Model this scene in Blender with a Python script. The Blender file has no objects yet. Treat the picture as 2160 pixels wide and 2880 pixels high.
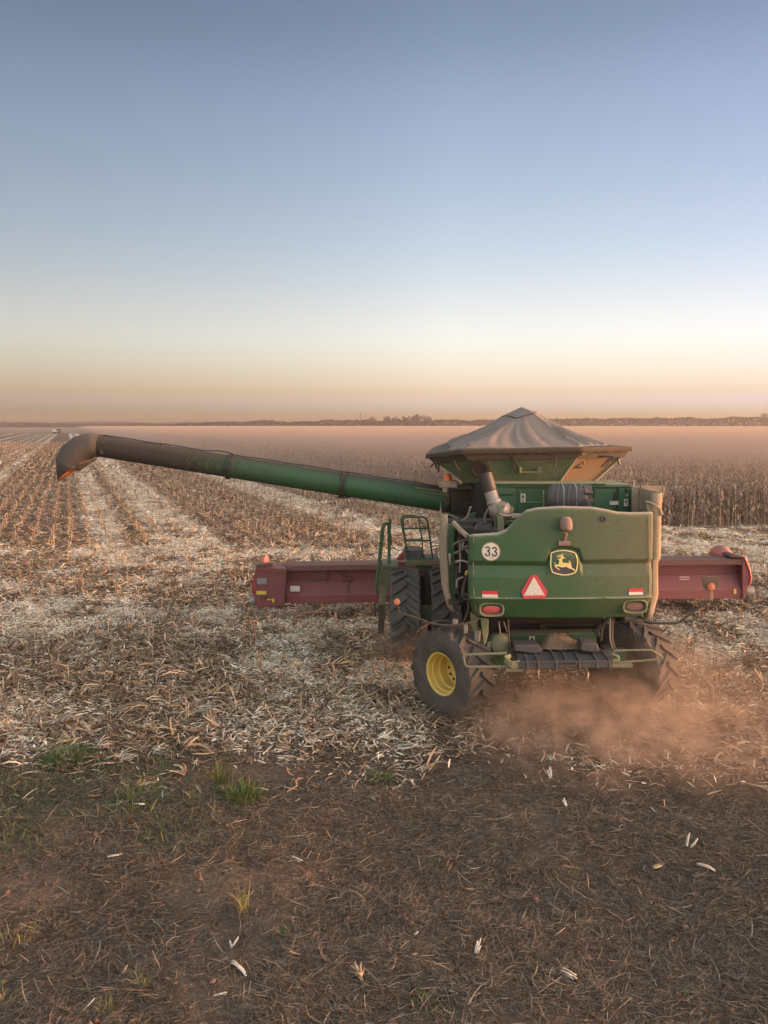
import bpy, math, random
import numpy as np
from mathutils import Vector, Matrix
random.seed(7)
RNG = np.random.default_rng(11)
SC = bpy.context.scene
COL = SC.collection
PI = math.pi

# ------------------------------------------------------------------ camera
H, PITCH, F = 5.05, math.radians(6.41), 2163.0
CP, SP = math.cos(PITCH), math.sin(PITCH)
cam = bpy.data.cameras.new('camera')
cam_o = bpy.data.objects.new('camera', cam)
COL.objects.link(cam_o)
SC.camera = cam_o
cam.sensor_fit = 'HORIZONTAL'
cam.sensor_width = 36
cam.lens = 36 * F / 2160
cam.clip_end = 6000
cam_o.location = (0, 0, H)
cam_o.rotation_euler = (PI / 2 - PITCH, 0, 0)

def at(px, py, Y):
    """point of the photo (2160x2880) at the distance Y"""
    u = (px - 1080) / F
    v = (1440 - py) / F
    t = Y / (CP + v * SP)
    return Vector((u * t, Y, H + (-SP + v * CP) * t))

def gnd(px, py):
    u = (px - 1080) / F
    v = (1440 - py) / F
    t = -H / (-SP + v * CP)
    return (u * t, (CP + v * SP) * t)

# readings were taken in enlarged cut-outs of the photo
def z1(x, y, Y): return at(1150 + .4521 * x, 1120 + .4521 * y, Y)
def z2(x, y, Y): return at(1150 + .4521 * x, 1450 + .4521 * y, Y)
def z3(x, y, Y): return at(680 + .3737 * x, 1430 + .3737 * y, Y)
def z6(x, y, Y): return at(1750 + .2471 * x, 1480 + .2471 * y, Y)
def z7(x, y, Y): return at(1050 + .211 * x, 1420 + .211 * y, Y)
def zE(x, y, Y): return at(1230 + .1628 * x, 1300 + .1628 * y, Y)
def zT(x, y, Y): return at(1400 + .2411 * x, 1730 + .2411 * y, Y)

# ------------------------------------------------------------------ noise
def _hash(ix, iy, seed):
    h = (ix.astype(np.int64) * 374761393 + iy.astype(np.int64) * 668265263 + seed * 974634777) & 0xffffffff
    h = ((h ^ (h >> 13)) * 1274126177) & 0xffffffff
    h = h ^ (h >> 16)
    return (h & 0xffff) / 65535.0

def vnoise(x, y, seed=0):
    x = np.asarray(x, float); y = np.asarray(y, float)
    ix = np.floor(x); iy = np.floor(y)
    fx = x - ix; fy = y - iy
    fx = fx * fx * (3 - 2 * fx); fy = fy * fy * (3 - 2 * fy)
    a = _hash(ix, iy, seed); b = _hash(ix + 1, iy, seed)
    c = _hash(ix, iy + 1, seed); d = _hash(ix + 1, iy + 1, seed)
    return (a * (1 - fx) + b * fx) * (1 - fy) + (c * (1 - fx) + d * fx) * fy

def fbm(x, y, seed=0, oct=3):
    s = 0; a = .5; t = 0
    for i in range(oct):
        s = s + a * vnoise(x * 2 ** i, y * 2 ** i, seed + i * 17); t += a; a *= .5
    return s / t

def sstep(a, b, x):
    t = np.clip((x - a) / (b - a), 0, 1)
    return t * t * (3 - 2 * t)

# ------------------------------------------------------------------ ground relief and crop layout
RD = np.array([-.3786, .9256])            # direction of the crop rows
def row_u(x, y): return x * .9256 + y * .3786
def row_v(x, y): return x * -.3786 + y * .9256
CORN_U, CORN_Y = 25.4, 38.2
def in_corn(x, y): return (row_u(x, y) > CORN_U) & (y > CORN_Y)

def soil_edge(x):                         # where bare mulch gives way to stubble
    return 11.55 + .10 * x + .35 * (1 - sstep(-3, 1, x)) + .9 * (fbm(x * .8, x * 0 + 3.3, 5) - .5) + np.where(x > 1.5, -.25 * (x - 1.5), 0)

def stub(x, y):                           # 0 = bare soil, 1 = stubble
    return sstep(-2.3, 1.5, y - soil_edge(x) + 2.4 * (fbm(x * .9, y * 1.3, 9) - .5)) ** 1.7

def gz(x, y):
    x = np.asarray(x, float); y = np.asarray(y, float)
    d = np.hypot(x, y)
    near = np.clip(1.25 - d / 60, 0, 1)
    st = stub(x, y)
    z = (fbm(x * .35, y * 1.1, 21, 2) - .5) * (.30 - .14 * st) * near
    z = z + (fbm(x * 4.2, y * 4.2, 22, 3) - .5) * (.075 - .03 * st) * near
    z = z + (fbm(x * 13, y * 13, 23, 2) - .5) * .03 * near
    m = np.exp(-(((x - 2.9) / 3.2) ** 2 + ((y - 15) / 4.2) ** 2))    # flat under the machine
    return z * (1 - .85 * m)

def pale(x, y):
    """share of pale husk cover on the stubble: swaths along the rows, cross bands on the headland"""
    u = row_u(x, y) + .7 * (fbm(x * .12, y * .12, 40) - .5)
    B = [(-60, -40, .5), (-34, -29, .5), (-24, -21, .6), (-18.6, -17.4, .55), (-15.5, -13.8, .6), (-12.4, -11.4, .55), (-9.9, -8.4, .7), (-7.2, -5.7, .75), (.7, 2.3, 1.0),
         (3.4, 6.1, .95), (8.6, 9.3, .3), (12.2, 15.2, .85), (17.5, 18.6, .45), (20.5, 25.3, .55)]
    w = np.full(np.shape(x), .10)
    for a, b, s in B:
        k = .35
        w = np.maximum(w, s * sstep(a - k, a + k, u) * (1 - sstep(b - k, b + k, u)))
    yy = y + 4.0 * (fbm(x * .18, y * .1, 41) - .5)
    hb = np.full(np.shape(x), .22)
    for a, b, s in [(26, 32, .75), (22.5, 24.6, .45), (17.2, 21.4, .8), (14.4, 17.2, .5), (11.8, 14.4, .16)]:
        hb = np.maximum(hb, s * sstep(a - 1.0, a + 1.0, yy) * (1 - sstep(b - 1.0, b + 1.0, yy)))
    hb = hb * (.35 + 1.3 * sstep(.3, .7, fbm(x * .45, y * .6, 44)))
    hb = np.where(x > 5.5, np.maximum(hb, .8 * sstep(24, 26, y)), hb)
    r = sstep(29.5, 33.5, y + 3.5 * (fbm(x * .25, y * .2, 42) - .5))
    r = np.where(x > 8, 0, r)
    w = w * r + hb * (1 - r)
    return np.clip(w * (.25 + 1.5 * sstep(.25, .7, fbm(x * 1.1, y * .8, 43))), 0, 1), r

# ------------------------------------------------------------------ objects
WL = {}
def thing(name, label, cat, loc=(0, 0, 0), group=None):
    o = bpy.data.objects.new(name, None)
    o.empty_display_size = .2
    COL.objects.link(o)
    o.location = loc
    WL[o] = Vector(loc)
    o['label'] = label; o['category'] = cat
    if group: o['group'] = group
    return o

def tag(o, label=None, cat=None, group=None, kind=None):
    if label: o['label'] = label
    if cat: o['category'] = cat
    if group: o['group'] = group
    if kind: o['kind'] = kind
    return o

class MB:
    def __init__(s):
        s.v = []; s.f = []; s.m = []; s.s = []
    def add(s, vs, fs, mat=0, smooth=False):
        b = len(s.v)
        s.v += [tuple(p) for p in vs]
        for f in fs:
            s.f.append([b + i for i in f]); s.m.append(mat); s.s.append(smooth)
        return s
    def box(s, c, d, rot=None, mat=0):
        c = Vector(c); R = rot if rot is not None else Matrix.Identity(3)
        vs = [c + R @ Vector((x * d[0] / 2, y * d[1] / 2, z * d[2] / 2)) for x in (-1, 1) for y in (-1, 1) for z in (-1, 1)]
        return s.add(vs, [(0, 1, 3, 2), (4, 6, 7, 5), (0, 4, 5, 1), (2, 3, 7, 6), (0, 2, 6, 4), (1, 5, 7, 3)], mat)
    def span(s, a, b, mat=0):
        return s.box([(a[i] + b[i]) / 2 for i in range(3)], [abs(b[i] - a[i]) for i in range(3)], None, mat)
    def prism(s, poly, ext, mat=0, smooth=False):
        n = len(poly); e = Vector(ext)
        p = [Vector(q) for q in poly]
        vs = p + [q + e for q in p]
        s.add(vs, [list(range(n)), list(range(2 * n - 1, n - 1, -1))], mat)
        b = len(s.v) - 2 * n
        for i in range(n):
            j = (i + 1) % n
            s.f.append([b + j, b + i, b + n + i, b + n + j]); s.m.append(mat); s.s.append(smooth)
        return s
    def tube(s, pts, r, n=8, mat=0, closed=False, smooth=True):
        P = [Vector(p) for p in pts]; k = len(P)
        rs = r if isinstance(r, (list, tuple)) else [r] * k
        ref = None; rings = []
        for i in range(k):
            if closed: t = P[(i + 1) % k] - P[i - 1]
            else: t = P[min(i + 1, k - 1)] - P[max(i - 1, 0)]
            t.normalize()
            if ref is None:
                ref = t.cross(Vector((0, 0, 1)))
                if ref.length < .1: ref = t.cross(Vector((1, 0, 0)))
            a = (ref - t * ref.dot(t)).normalized(); b = t.cross(a); ref = a
            rings.append([P[i] + (a * math.cos(2 * PI * j / n) + b * math.sin(2 * PI * j / n)) * rs[i] for j in range(n)])
        vs = [q for R in rings for q in R]; fs = []
        for i in range(k if closed else k - 1):
            for j in range(n):
                a0 = i * n; b0 = ((i + 1) % k) * n
                fs.append((a0 + j, a0 + (j + 1) % n, b0 + (j + 1) % n, b0 + j))
        s.add(vs, fs, mat, smooth)
        if not closed:
            s.add(rings[0], [list(range(n))[::-1]], mat); s.add(rings[-1], [list(range(n))], mat)
        return s
    def lathe(s, prof, o, ax, n=32, mat=0, smooth=True):
        o = Vector(o); ax = Vector(ax).normalized()
        a = ax.orthogonal().normalized(); b = ax.cross(a)
        vs = []; fs = []
        for (r, h) in prof:
            for j in range(n):
                t = 2 * PI * j / n
                vs.append(o + ax * h + (a * math.cos(t) + b * math.sin(t)) * r)
        for i in range(len(prof) - 1):
            for j in range(n):
                fs.append((i * n + j, i * n + (j + 1) % n, (i + 1) * n + (j + 1) % n, (i + 1) * n + j))
        return s.add(vs, fs, mat, smooth)
    def grid(s, rows, mat=0, smooth=True, wrap=False):
        n = len(rows[0]); vs = [p for r in rows for p in r]; fs = []
        for i in range(len(rows) - 1):
            for j in range(n if wrap else n - 1):
                k = (j + 1) % n
                fs.append((i * n + j, i * n + k, (i + 1) * n + k, (i + 1) * n + j))
        return s.add(vs, fs, mat, smooth)
    def build(s, name, mats, parent=None, bevel=0, sharp=40, solid=0, off=-1):
        if not isinstance(mats, (list, tuple)): mats = [mats]
        vv = np.array([tuple(p) for p in s.v], float)
        c = (vv.min(0) + vv.max(0)) / 2
        me = bpy.data.meshes.new(name)
        me.from_pydata([tuple(p) for p in (vv - c)], [], s.f)
        me.polygons.foreach_set('material_index', s.m)
        me.polygons.foreach_set('use_smooth', s.s)
        for m in mats: me.materials.append(m)
        me.update()
        if any(s.s): me.set_sharp_from_angle(angle=math.radians(sharp))
        o = bpy.data.objects.new(name, me)
        COL.objects.link(o)
        w = Vector(c); WL[o] = w
        if parent is not None:
            o.parent = parent; o.location = w - WL[parent]
        else: o.location = w
        if solid:
            md = o.modifiers.new('thick', 'SOLIDIFY'); md.thickness = solid; md.offset = off
        if bevel:
            md = o.modifiers.new('bevel', 'BEVEL'); md.width = bevel; md.segments = 2; md.limit_method = 'ANGLE'; md.angle_limit = .6
            md.harden_normals = False
        return o

def np_mesh(name, V, Fq, mat, colr=None, smooth=False, parent=None, shift=None):
    """V (n,3), Fq (m,4 or 3) -> object; colr (n,3) becomes the colour attribute col"""
    me = bpy.data.meshes.new(name)
    k = Fq.shape[1]
    me.vertices.add(len(V)); me.vertices.foreach_set('co', np.ascontiguousarray(V, np.float32).ravel())
    me.loops.add(Fq.size); me.loops.foreach_set('vertex_index', np.ascontiguousarray(Fq, np.int32).ravel())
    me.polygons.add(len(Fq))
    me.polygons.foreach_set('loop_start', np.arange(0, Fq.size, k, dtype=np.int32))
    me.polygons.foreach_set('loop_total', np.full(len(Fq), k, np.int32))
    if smooth: me.polygons.foreach_set('use_smooth', np.ones(len(Fq), bool))
    if colr is not None:
        a = me.attributes.new('col', 'FLOAT_COLOR', 'POINT')
        c4 = np.ones((len(V), 4), np.float32); c4[:, :3] = colr
        a.data.foreach_set('color', c4.ravel())
    me.materials.append(mat)
    me.update(calc_edges=True)
    o = bpy.data.objects.new(name, me)
    COL.objects.link(o)
    if parent is not None: o.parent = parent
    return o

# ------------------------------------------------------------------ materials
def nt(name):
    m = bpy.data.materials.new(name); m.use_nodes = True
    t = m.node_tree
    return m, t, t.nodes['Principled BSDF']

def node(t, typ, **kw):
    n = t.nodes.new(typ)
    for k, v in kw.items():
        if k in n.inputs: n.inputs[k].default_value = v
        else: setattr(n, k, v)
    return n

def ramp(t, fac, stops, interp='LINEAR'):
    r = t.nodes.new('ShaderNodeValToRGB'); r.color_ramp.interpolation = interp
    e = r.color_ramp.elements
    while len(e) < len(stops): e.new(.5)
    for i, (p, c) in enumerate(stops):
        e[i].position = p
        e[i].color = (c, c, c, 1) if not isinstance(c, (tuple, list)) else (*c, 1)
    if fac is not None: t.links.new(fac, r.inputs[0])
    return r.outputs[0]

def math_n(t, op, a, b=None, clamp=False):
    n = t.nodes.new('ShaderNodeMath'); n.operation = op; n.use_clamp = clamp
    for i, x in enumerate((a, b)):
        if x is None: continue
        if isinstance(x, (int, float)): n.inputs[i].default_value = x
        else: t.links.new(x, n.inputs[i])
    return n.outputs[0]

def mixc(t, fac, a, b):
    n = t.nodes.new('ShaderNodeMix'); n.data_type = 'RGBA'
    for i, x in ((0, fac), (6, a), (7, b)):
        if isinstance(x, (int, float)): n.inputs[i].default_value = x
        elif isinstance(x, tuple): n.inputs[i].default_value = (*x, 1)
        else: t.links.new(x, n.inputs[i])
    return n.outputs[2]

DUST = (.25, .185, .14)
def paint(name, base, dust=.35, rough=.5, dcol=DUST, scale=2.5, top=.75, metal=0.0, bump=0.0, grad=None, tcol=None):
    """paint or rubber with a film of field dust: blotchy, thicker on faces that look up"""
    m, t, p = nt(name)
    tc = t.nodes.new('ShaderNodeTexCoord')
    n1 = node(t, 'ShaderNodeTexNoise', Scale=scale, Detail=6.0, Roughness=.62)
    t.links.new(tc.outputs['Object'], n1.inputs['Vector'])
    n2 = node(t, 'ShaderNodeTexNoise', Scale=scale * 14, Detail=4.0)
    t.links.new(tc.outputs['Object'], n2.inputs['Vector'])
    g = t.nodes.new('ShaderNodeNewGeometry')
    sx = t.nodes.new('ShaderNodeSeparateXYZ'); t.links.new(g.outputs['Normal'], sx.inputs[0])
    up = ramp(t, sx.outputs[2], [(.38, 0.0), (.9, 1.0)])
    bl = ramp(t, n1.outputs[0], [(.36, 0.0), (.66, 1.0)])
    fine = ramp(t, n2.outputs[0], [(.33, .45), (.68, 1.3)])
    a = math_n(t, 'MULTIPLY', bl, dust * .75)
    a = math_n(t, 'ADD', a, dust * .45)
    if grad:                                   # the film is thicker towards one side of the panel
        so = t.nodes.new('ShaderNodeSeparateXYZ'); t.links.new(tc.outputs['Object'], so.inputs[0])
        gx = math_n(t, 'MULTIPLY', so.outputs[0], grad[0]); gz_ = math_n(t, 'MULTIPLY', so.outputs[2], grad[1])
        a = math_n(t, 'ADD', a, math_n(t, 'MAXIMUM', math_n(t, 'ADD', gx, gz_), -.12))
    a = math_n(t, 'MULTIPLY', a, fine)
    u = math_n(t, 'MULTIPLY', up, top)
    f = math_n(t, 'MAXIMUM', a, u, True)
    dc = mixc(t, up, dcol, tcol) if tcol else dcol
    t.links.new(mixc(t, f, base, dc), p.inputs['Base Color'])
    r = math_n(t, 'MULTIPLY', f, .45); r = math_n(t, 'ADD', r, rough, True)
    t.links.new(r, p.inputs['Roughness'])
    p.inputs['Metallic'].default_value = metal
    if bump:
        b = node(t, 'ShaderNodeBump', Strength=bump, Distance=.02)
        t.links.new(n2.outputs[0], b.inputs['Height']); t.links.new(b.outputs[0], p.inputs['Normal'])
    return m

def flat(name, c, rough=.6, emit=None):
    m, t, p = nt(name)
    tc = t.nodes.new('ShaderNodeTexCoord')
    n1 = node(t, 'ShaderNodeTexNoise', Scale=30.0, Detail=4.0)
    t.links.new(tc.outputs['Object'], n1.inputs['Vector'])
    k = ramp(t, n1.outputs[0], [(.3, .8), (.7, 1.1)])
    mm = t.nodes.new('ShaderNodeMix'); mm.data_type = 'RGBA'; mm.blend_type = 'MULTIPLY'; mm.inputs[0].default_value = 1
    mm.inputs[6].default_value = (*c, 1); t.links.new(k, mm.inputs[7])
    t.links.new(mm.outputs[2], p.inputs['Base Color'])
    p.inputs['Roughness'].default_value = rough
    return m

def attr_mat(name, rough=.85, trans=.0):
    m, t, p = nt(name)
    a = t.nodes.new('ShaderNodeAttribute'); a.attribute_name = 'col'
    tc = t.nodes.new('ShaderNodeTexCoord')
    n1 = node(t, 'ShaderNodeTexNoise', Scale=55.0, Detail=3.0)
    t.links.new(tc.outputs['Object'], n1.inputs['Vector'])
    k = ramp(t, n1.outputs[0], [(.3, .72), (.7, 1.2)])
    mm = t.nodes.new('ShaderNodeMix'); mm.data_type = 'RGBA'; mm.blend_type = 'MULTIPLY'; mm.inputs[0].default_value = 1
    t.links.new(a.outputs['Color'], mm.inputs[6]); t.links.new(k, mm.inputs[7])
    t.links.new(mm.outputs[2], p.inputs['Base Color'])
    p.inputs['Roughness'].default_value = rough
    p.inputs['Specular IOR Level'].default_value = .2
    return m
M = {}
M['residue'] = attr_mat('dry_residue')
M['grass'] = attr_mat('grass_blade', .7)
M['leaf'] = attr_mat('tree_leaf', .8)
GREEN = (.03, .13, .04)
M['green'] = paint('green_paint', (.02, .098, .042), .22, .45, tcol=(.28, .25, .18), dcol=(.15, .13, .09))
M['hood'] = paint('dusty_hood_paint', (.017, .074, .023), .32, .5, scale=1.4, dcol=(.135, .11, .082), top=1.0, tcol=(.36, .285, .225), grad=(.24, .2))
M['green_dusty'] = paint('dusty_green_paint', GREEN, .75, .55)
M['auger'] = paint('auger_paint', (.018, .088, .034), .45, .5, dcol=(.034, .027, .024), scale=1.2, top=.85, tcol=(.055, .044, .038), grad=(-.42, .5))
M['tan'] = paint('dust_coated_panel', (.19, .155, .11), .95, .8, dcol=(.32, .245, .18))
M['black'] = paint('black_plastic', (.04, .037, .042), .3, .5, dcol=(.15, .13, .128), scale=5, top=.35)
M['dark'] = paint('dark_machinery', (.014, .016, .015), .08, .6, scale=6, top=.22)
M['void'] = paint('recess_shade_black', (.006, .006, .006), .03, .8, scale=6, top=.1)  # near-black colour stands in for deep shade inside the machine
M['grime'] = paint('grime', (.045, .037, .03), .5, .8, scale=6, dcol=(.12, .09, .07))
M['rubber'] = paint('tyre_rubber', (.026, .026, .029), .5, .7, dcol=(.2, .182, .172), scale=3, top=.4, bump=.25)
M['rubber_dusty'] = paint('dusty_tyre_rubber', (.026, .024, .024), .55, .8, dcol=(.145, .118, .103), scale=3, top=.3, bump=.25)
M['yellow'] = paint('yellow_rim_paint', (.62, .43, .085), .14, .45, scale=4, top=.3)
M['maroon'] = paint('maroon_paint', (.16, .03, .04), .35, .5, dcol=(.2, .105, .1), scale=1.3, top=.75)
M['brown_rim'] = paint('dust_caked_rim', (.16, .12, .07), .8, .8, scale=4, dcol=(.15, .105, .08))
M['maroon_dark'] = paint('dusty_maroon_paint', (.11, .04, .045), .6, .7, dcol=(.13, .09, .078), scale=1.3, top=.6)
M['cover'] = paint('tarpaulin', (.185, .148, .132), .35, .7, dcol=(.25, .195, .168), scale=1.5, top=.25, bump=.15)
M['steel'] = paint('bare_steel', (.30, .28, .28), .4, .4, scale=8, metal=.4)
M['pipe'] = paint('black_pipe', (.018, .014, .014), .1, .5, scale=8, dcol=(.2, .14, .12), top=.3)
M['white'] = flat('white_sticker', (.62, .56, .5))
M['grey'] = flat('grey_sticker', (.22, .22, .24))
M['ink'] = flat('black_ink', (.035, .025, .022))
M['gold'] = flat('emblem_yellow', (.72, .58, .22), .5)
M['emb'] = flat('emblem_black', (.045, .035, .045), .5)
M['red'] = flat('reflector_red', (.52, .035, .05), .4)
M['lens_red'] = paint('dusty_red_lens', (.42, .03, .05), .35, .4, dcol=(.25, .12, .11))
M['pink'] = paint('pink_divider_plastic', (.55, .12, .12), .3, .5)
M['orange'] = flat('orange_plastic', (.75, .16, .04), .4)
M['lens_dusty'] = paint('dusty_lens', (.2, .06, .05), .9, .7, dcol=(.2, .13, .11))
M['labely'] = flat('yellow_sticker', (.6, .45, .06))
M['bluegrey'] = paint('blue_grey_box', (.055, .075, .105), .3, .5)
M['hose'] = paint('rubber_hose', (.04, .04, .042), .28, .6, scale=9)
# ------------------------------------------------------------------ light and air settings
SUNAZ, SUN_E = 91, 1.3
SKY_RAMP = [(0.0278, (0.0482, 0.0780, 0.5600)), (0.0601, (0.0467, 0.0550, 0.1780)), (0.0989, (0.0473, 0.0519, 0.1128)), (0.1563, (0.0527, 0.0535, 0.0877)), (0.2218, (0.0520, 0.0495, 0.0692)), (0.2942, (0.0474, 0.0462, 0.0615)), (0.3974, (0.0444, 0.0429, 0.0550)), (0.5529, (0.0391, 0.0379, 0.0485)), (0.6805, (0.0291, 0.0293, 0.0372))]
AZ_RAMP = [(0, (.8, .7, .6)), (.2, (.62, .62, .62)), (.29, (.62, .62, .62)), (.54, (1, 1, 1)), (.64, (.93, .94, .96)), (.73, (.80, .83, .90)), (.85, (1.3, 1.25, 1.2)), (1, (2.2, 1.95, 1.75))]
HAZE_D, HAZE_C = .00038, (.62, .57, .57)
DUST_C, DUST_D, DUST_U0 = (.48, .405, .37), .105, 8
SOIL_A, SOIL_B, SOIL_C = (.115, .084, .064), (.19, .142, .11), (.19, .128, .098)
SC.view_settings.view_transform = 'Standard'
SC.view_settings.look = 'None'
SC.view_settings.exposure = 2.0
SC.cycles.use_denoising = True
SC.cycles.volume_bounces = 2
SC.cycles.max_bounces = 8
SC.cycles.transparent_max_bounces = 8
STALKM = paint('dry_stalk', (.26, .17, .11), .2, .8)
def row_x(yy): return (CORN_U - .3786 * yy) / .9256
# ------------------------------------------------------------------ sky, sun, air
def smooth_stops(st, n=30):
    xs = np.array([a for a, _ in st]); C = np.array([c for _, c in st])
    m = np.gradient(C, xs, axis=0); m[-1] = 0; out = []
    for x in np.linspace(xs[0], xs[-1], n):
        i = min(len(xs) - 2, max(0, int(np.searchsorted(xs, x, side='right') - 1))); h_ = xs[i + 1] - xs[i]; u = (x - xs[i]) / h_
        c = (2 * u ** 3 - 3 * u * u + 1) * C[i] + (u ** 3 - 2 * u * u + u) * h_ * m[i] + (3 * u * u - 2 * u ** 3) * C[i + 1] + (u ** 3 - u * u) * h_ * m[i + 1]
        out.append((float(x), tuple(float(np.clip(q, 0, 1)) for q in c)))
    return out
SUN_AZ, SUN_EL = math.radians(SUNAZ), math.radians(2.3)
w = bpy.data.worlds.new('World'); SC.world = w; w.use_nodes = True
t = w.node_tree; bg = t.nodes['Background']
sky = t.nodes.new('ShaderNodeTexSky'); sky.sky_type = 'NISHITA'; sky.sun_disc = False
sky.sun_elevation = SUN_EL; sky.sun_rotation = SUN_AZ
sky.dust_density = 1.5; sky.air_density = 1; sky.ozone_density = 1
tc = t.nodes.new('ShaderNodeTexCoord')
sx = t.nodes.new('ShaderNodeSeparateXYZ'); t.links.new(tc.outputs['Generated'], sx.inputs[0])
el = math_n(t, 'MULTIPLY', math_n(t, 'MAXIMUM', sx.outputs[2], 0.0), 1.5, True)   # sine of the elevation * 1.5
dusk = ramp(t, el, smooth_stops(SKY_RAMP + [(.74, SKY_RAMP[-1][1]), (1.0, (.108, .0915, .08))]))              # evening dust tints the clear sky, most low down; brighter zenith is added fill
azr = ramp(t, math_n(t, 'ADD', math_n(t, 'MULTIPLY', sx.outputs[0], .5), .5, True), AZ_RAMP)
mm = t.nodes.new('ShaderNodeMix'); mm.data_type = 'RGBA'; mm.blend_type = 'MULTIPLY'; mm.inputs[0].default_value = 1
back_fill = ramp(t, math_n(t, 'ADD', math_n(t, 'MULTIPLY', sx.outputs[1], .5), .5, True), [(.15, (3.1, 2.75, 2.3)), (.42, (1.7, 1.6, 1.42)), (.6, (1.0, 1.0, 1.0))])  # sky behind the camera brightened as added fill light
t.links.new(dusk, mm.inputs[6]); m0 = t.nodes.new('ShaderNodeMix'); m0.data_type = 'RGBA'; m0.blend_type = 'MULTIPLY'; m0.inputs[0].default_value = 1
t.links.new(azr, m0.inputs[6]); t.links.new(back_fill, m0.inputs[7])
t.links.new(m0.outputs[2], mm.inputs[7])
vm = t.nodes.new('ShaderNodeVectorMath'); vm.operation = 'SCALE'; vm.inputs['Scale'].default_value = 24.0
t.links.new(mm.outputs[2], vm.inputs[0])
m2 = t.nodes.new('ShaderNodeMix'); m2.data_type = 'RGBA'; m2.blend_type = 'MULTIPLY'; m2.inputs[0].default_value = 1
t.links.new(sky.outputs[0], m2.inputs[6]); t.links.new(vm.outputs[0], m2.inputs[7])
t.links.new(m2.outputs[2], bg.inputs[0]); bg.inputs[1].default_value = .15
sl = bpy.data.lights.new('sun', 'SUN'); sl.energy = SUN_E; sl.angle = math.radians(.6); sl.color = (1, .56, .31)
so = bpy.data.objects.new('sun', sl); COL.objects.link(so)
sd = Vector((math.sin(SUN_AZ) * math.cos(SUN_EL), math.cos(SUN_AZ) * math.cos(SUN_EL), math.sin(SUN_EL)))
so.rotation_euler = sd.to_track_quat('Z', 'Y').to_euler()
so.location = sd * 60

def vol_mat(name, dens, colr, aniso=.2):
    m, t, p = nt(name); t.nodes.remove(p)
    v = t.nodes.new('ShaderNodeVolumePrincipled')
    v.inputs['Color'].default_value = (*colr, 1); v.inputs['Density'].default_value = dens
    v.inputs['Anisotropy'].default_value = aniso
    t.links.new(v.outputs[0], t.nodes['Material Output'].inputs['Volume'])
    return m, t, v

GX, GY0, GY1 = 1300, -40, 1640
b = MB().span((-GX - 10, GY0 - 10, -1.6), (GX + 10, GY1 + 10, 24))
hz, _, _ = vol_mat('evening_haze', HAZE_D, HAZE_C)
tag(b.build('haze', hz), 'thin pinkish evening haze over the whole field', 'haze', kind='stuff')

# dust hanging over the uncut crop: a low layer, thinner at its near and left edges
dm, t, v = vol_mat('field_dust', 1, DUST_C, .1)
tc = t.nodes.new('ShaderNodeTexCoord')
sx = t.nodes.new('ShaderNodeSeparateXYZ'); t.links.new(tc.outputs['Object'], sx.inputs[0])
nz = node(t, 'ShaderNodeTexNoise', Scale=.02, Detail=2.0); t.links.new(tc.outputs['Object'], nz.inputs['Vector'])
wob = math_n(t, 'MULTIPLY', math_n(t, 'SUBTRACT', nz.outputs[0], .5), 40.0)
fx = ramp(t, math_n(t, 'DIVIDE', math_n(t, 'ADD', sx.outputs[0], wob), 100.0, True), [(0, 0.0), (.12, .08), (.32, .55), (.8, 1.0)])
fy = ramp(t, math_n(t, 'DIVIDE', sx.outputs[1], 30.0, True), [(0, 0.0), (1, 1.0)])
d = math_n(t, 'MULTIPLY', math_n(t, 'MULTIPLY', fx, fy), DUST_D)
t.links.new(d, v.inputs['Density'])
dm.cycles.volume_step_rate = .12
me_v = [(0, 0, 0), (420, 0, 0), (420, 800, 0), (0, 800, 0), (0, 0, 4.7), (420, 0, 4.7), (420, 800, 4.7), (0, 800, 4.7)]
me = bpy.data.meshes.new('dust_layer')
me.from_pydata(me_v, [], [(3, 2, 1, 0), (4, 5, 6, 7), (0, 1, 5, 4), (1, 2, 6, 5), (2, 3, 7, 6), (3, 0, 4, 7)])
me.materials.append(dm)
dl = bpy.data.objects.new('dust_layer', me); COL.objects.link(dl)
ang = math.atan2(.3786, .9256)
dl.rotation_euler = (0, 0, ang)
u0, v0 = DUST_U0, 24
dl.location = (u0 * .9256 - v0 * .3786, u0 * .3786 + v0 * .9256, -.02)
tag(dl, 'low layer of pink dust drifting over the uncut corn', 'dust', kind='stuff')

# ------------------------------------------------------------------ ground sheet
def axis(parts):
    out = [parts[0][0]]
    for a, b_, st in parts:
        x = a
        while x < b_ - 1e-6:
            x = min(b_, x + st(x) if callable(st) else x + st); out.append(x)
    return np.array(out)
gy = axis([(GY0, 3, 5), (3, 4.6, .4), (4.6, 17, .055), (17, 45, .3), (45, GY1, lambda y: max(1, y * .05))])
xh = axis([(0, 8.5, .075), (8.5, 22, .3), (22, GX, lambda x: max(1, x * .09))])
gx = np.concatenate([-xh[:0:-1], xh])
X, Y = np.meshgrid(gx, gy)
Z = gz(X, Y)
V = np.stack([X, Y, Z], -1).reshape(-1, 3)
ny, nx = X.shape
idx = np.arange(ny * nx).reshape(ny, nx)
Fq = np.stack([idx[:-1, :-1], idx[:-1, 1:], idx[1:, 1:], idx[1:, :-1]], -1).reshape(-1, 4)
gm, t, p = nt('field_soil')
a = t.nodes.new('ShaderNodeAttribute'); a.attribute_name = 'col'
ac = t.nodes.new('ShaderNodeSeparateColor'); t.links.new(a.outputs['Color'], ac.inputs[0])
tc = t.nodes.new('ShaderNodeTexCoord')
sx = t.nodes.new('ShaderNodeSeparateXYZ'); t.links.new(tc.outputs['Object'], sx.inputs[0])
n1 = node(t, 'ShaderNodeTexNoise', Scale=1.1, Detail=6.0, Roughness=.65); t.links.new(tc.outputs['Object'], n1.inputs['Vector'])
n2 = node(t, 'ShaderNodeTexNoise', Scale=38.0, Detail=6.0, Roughness=.7); t.links.new(tc.outputs['Object'], n2.inputs['Vector'])
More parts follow.
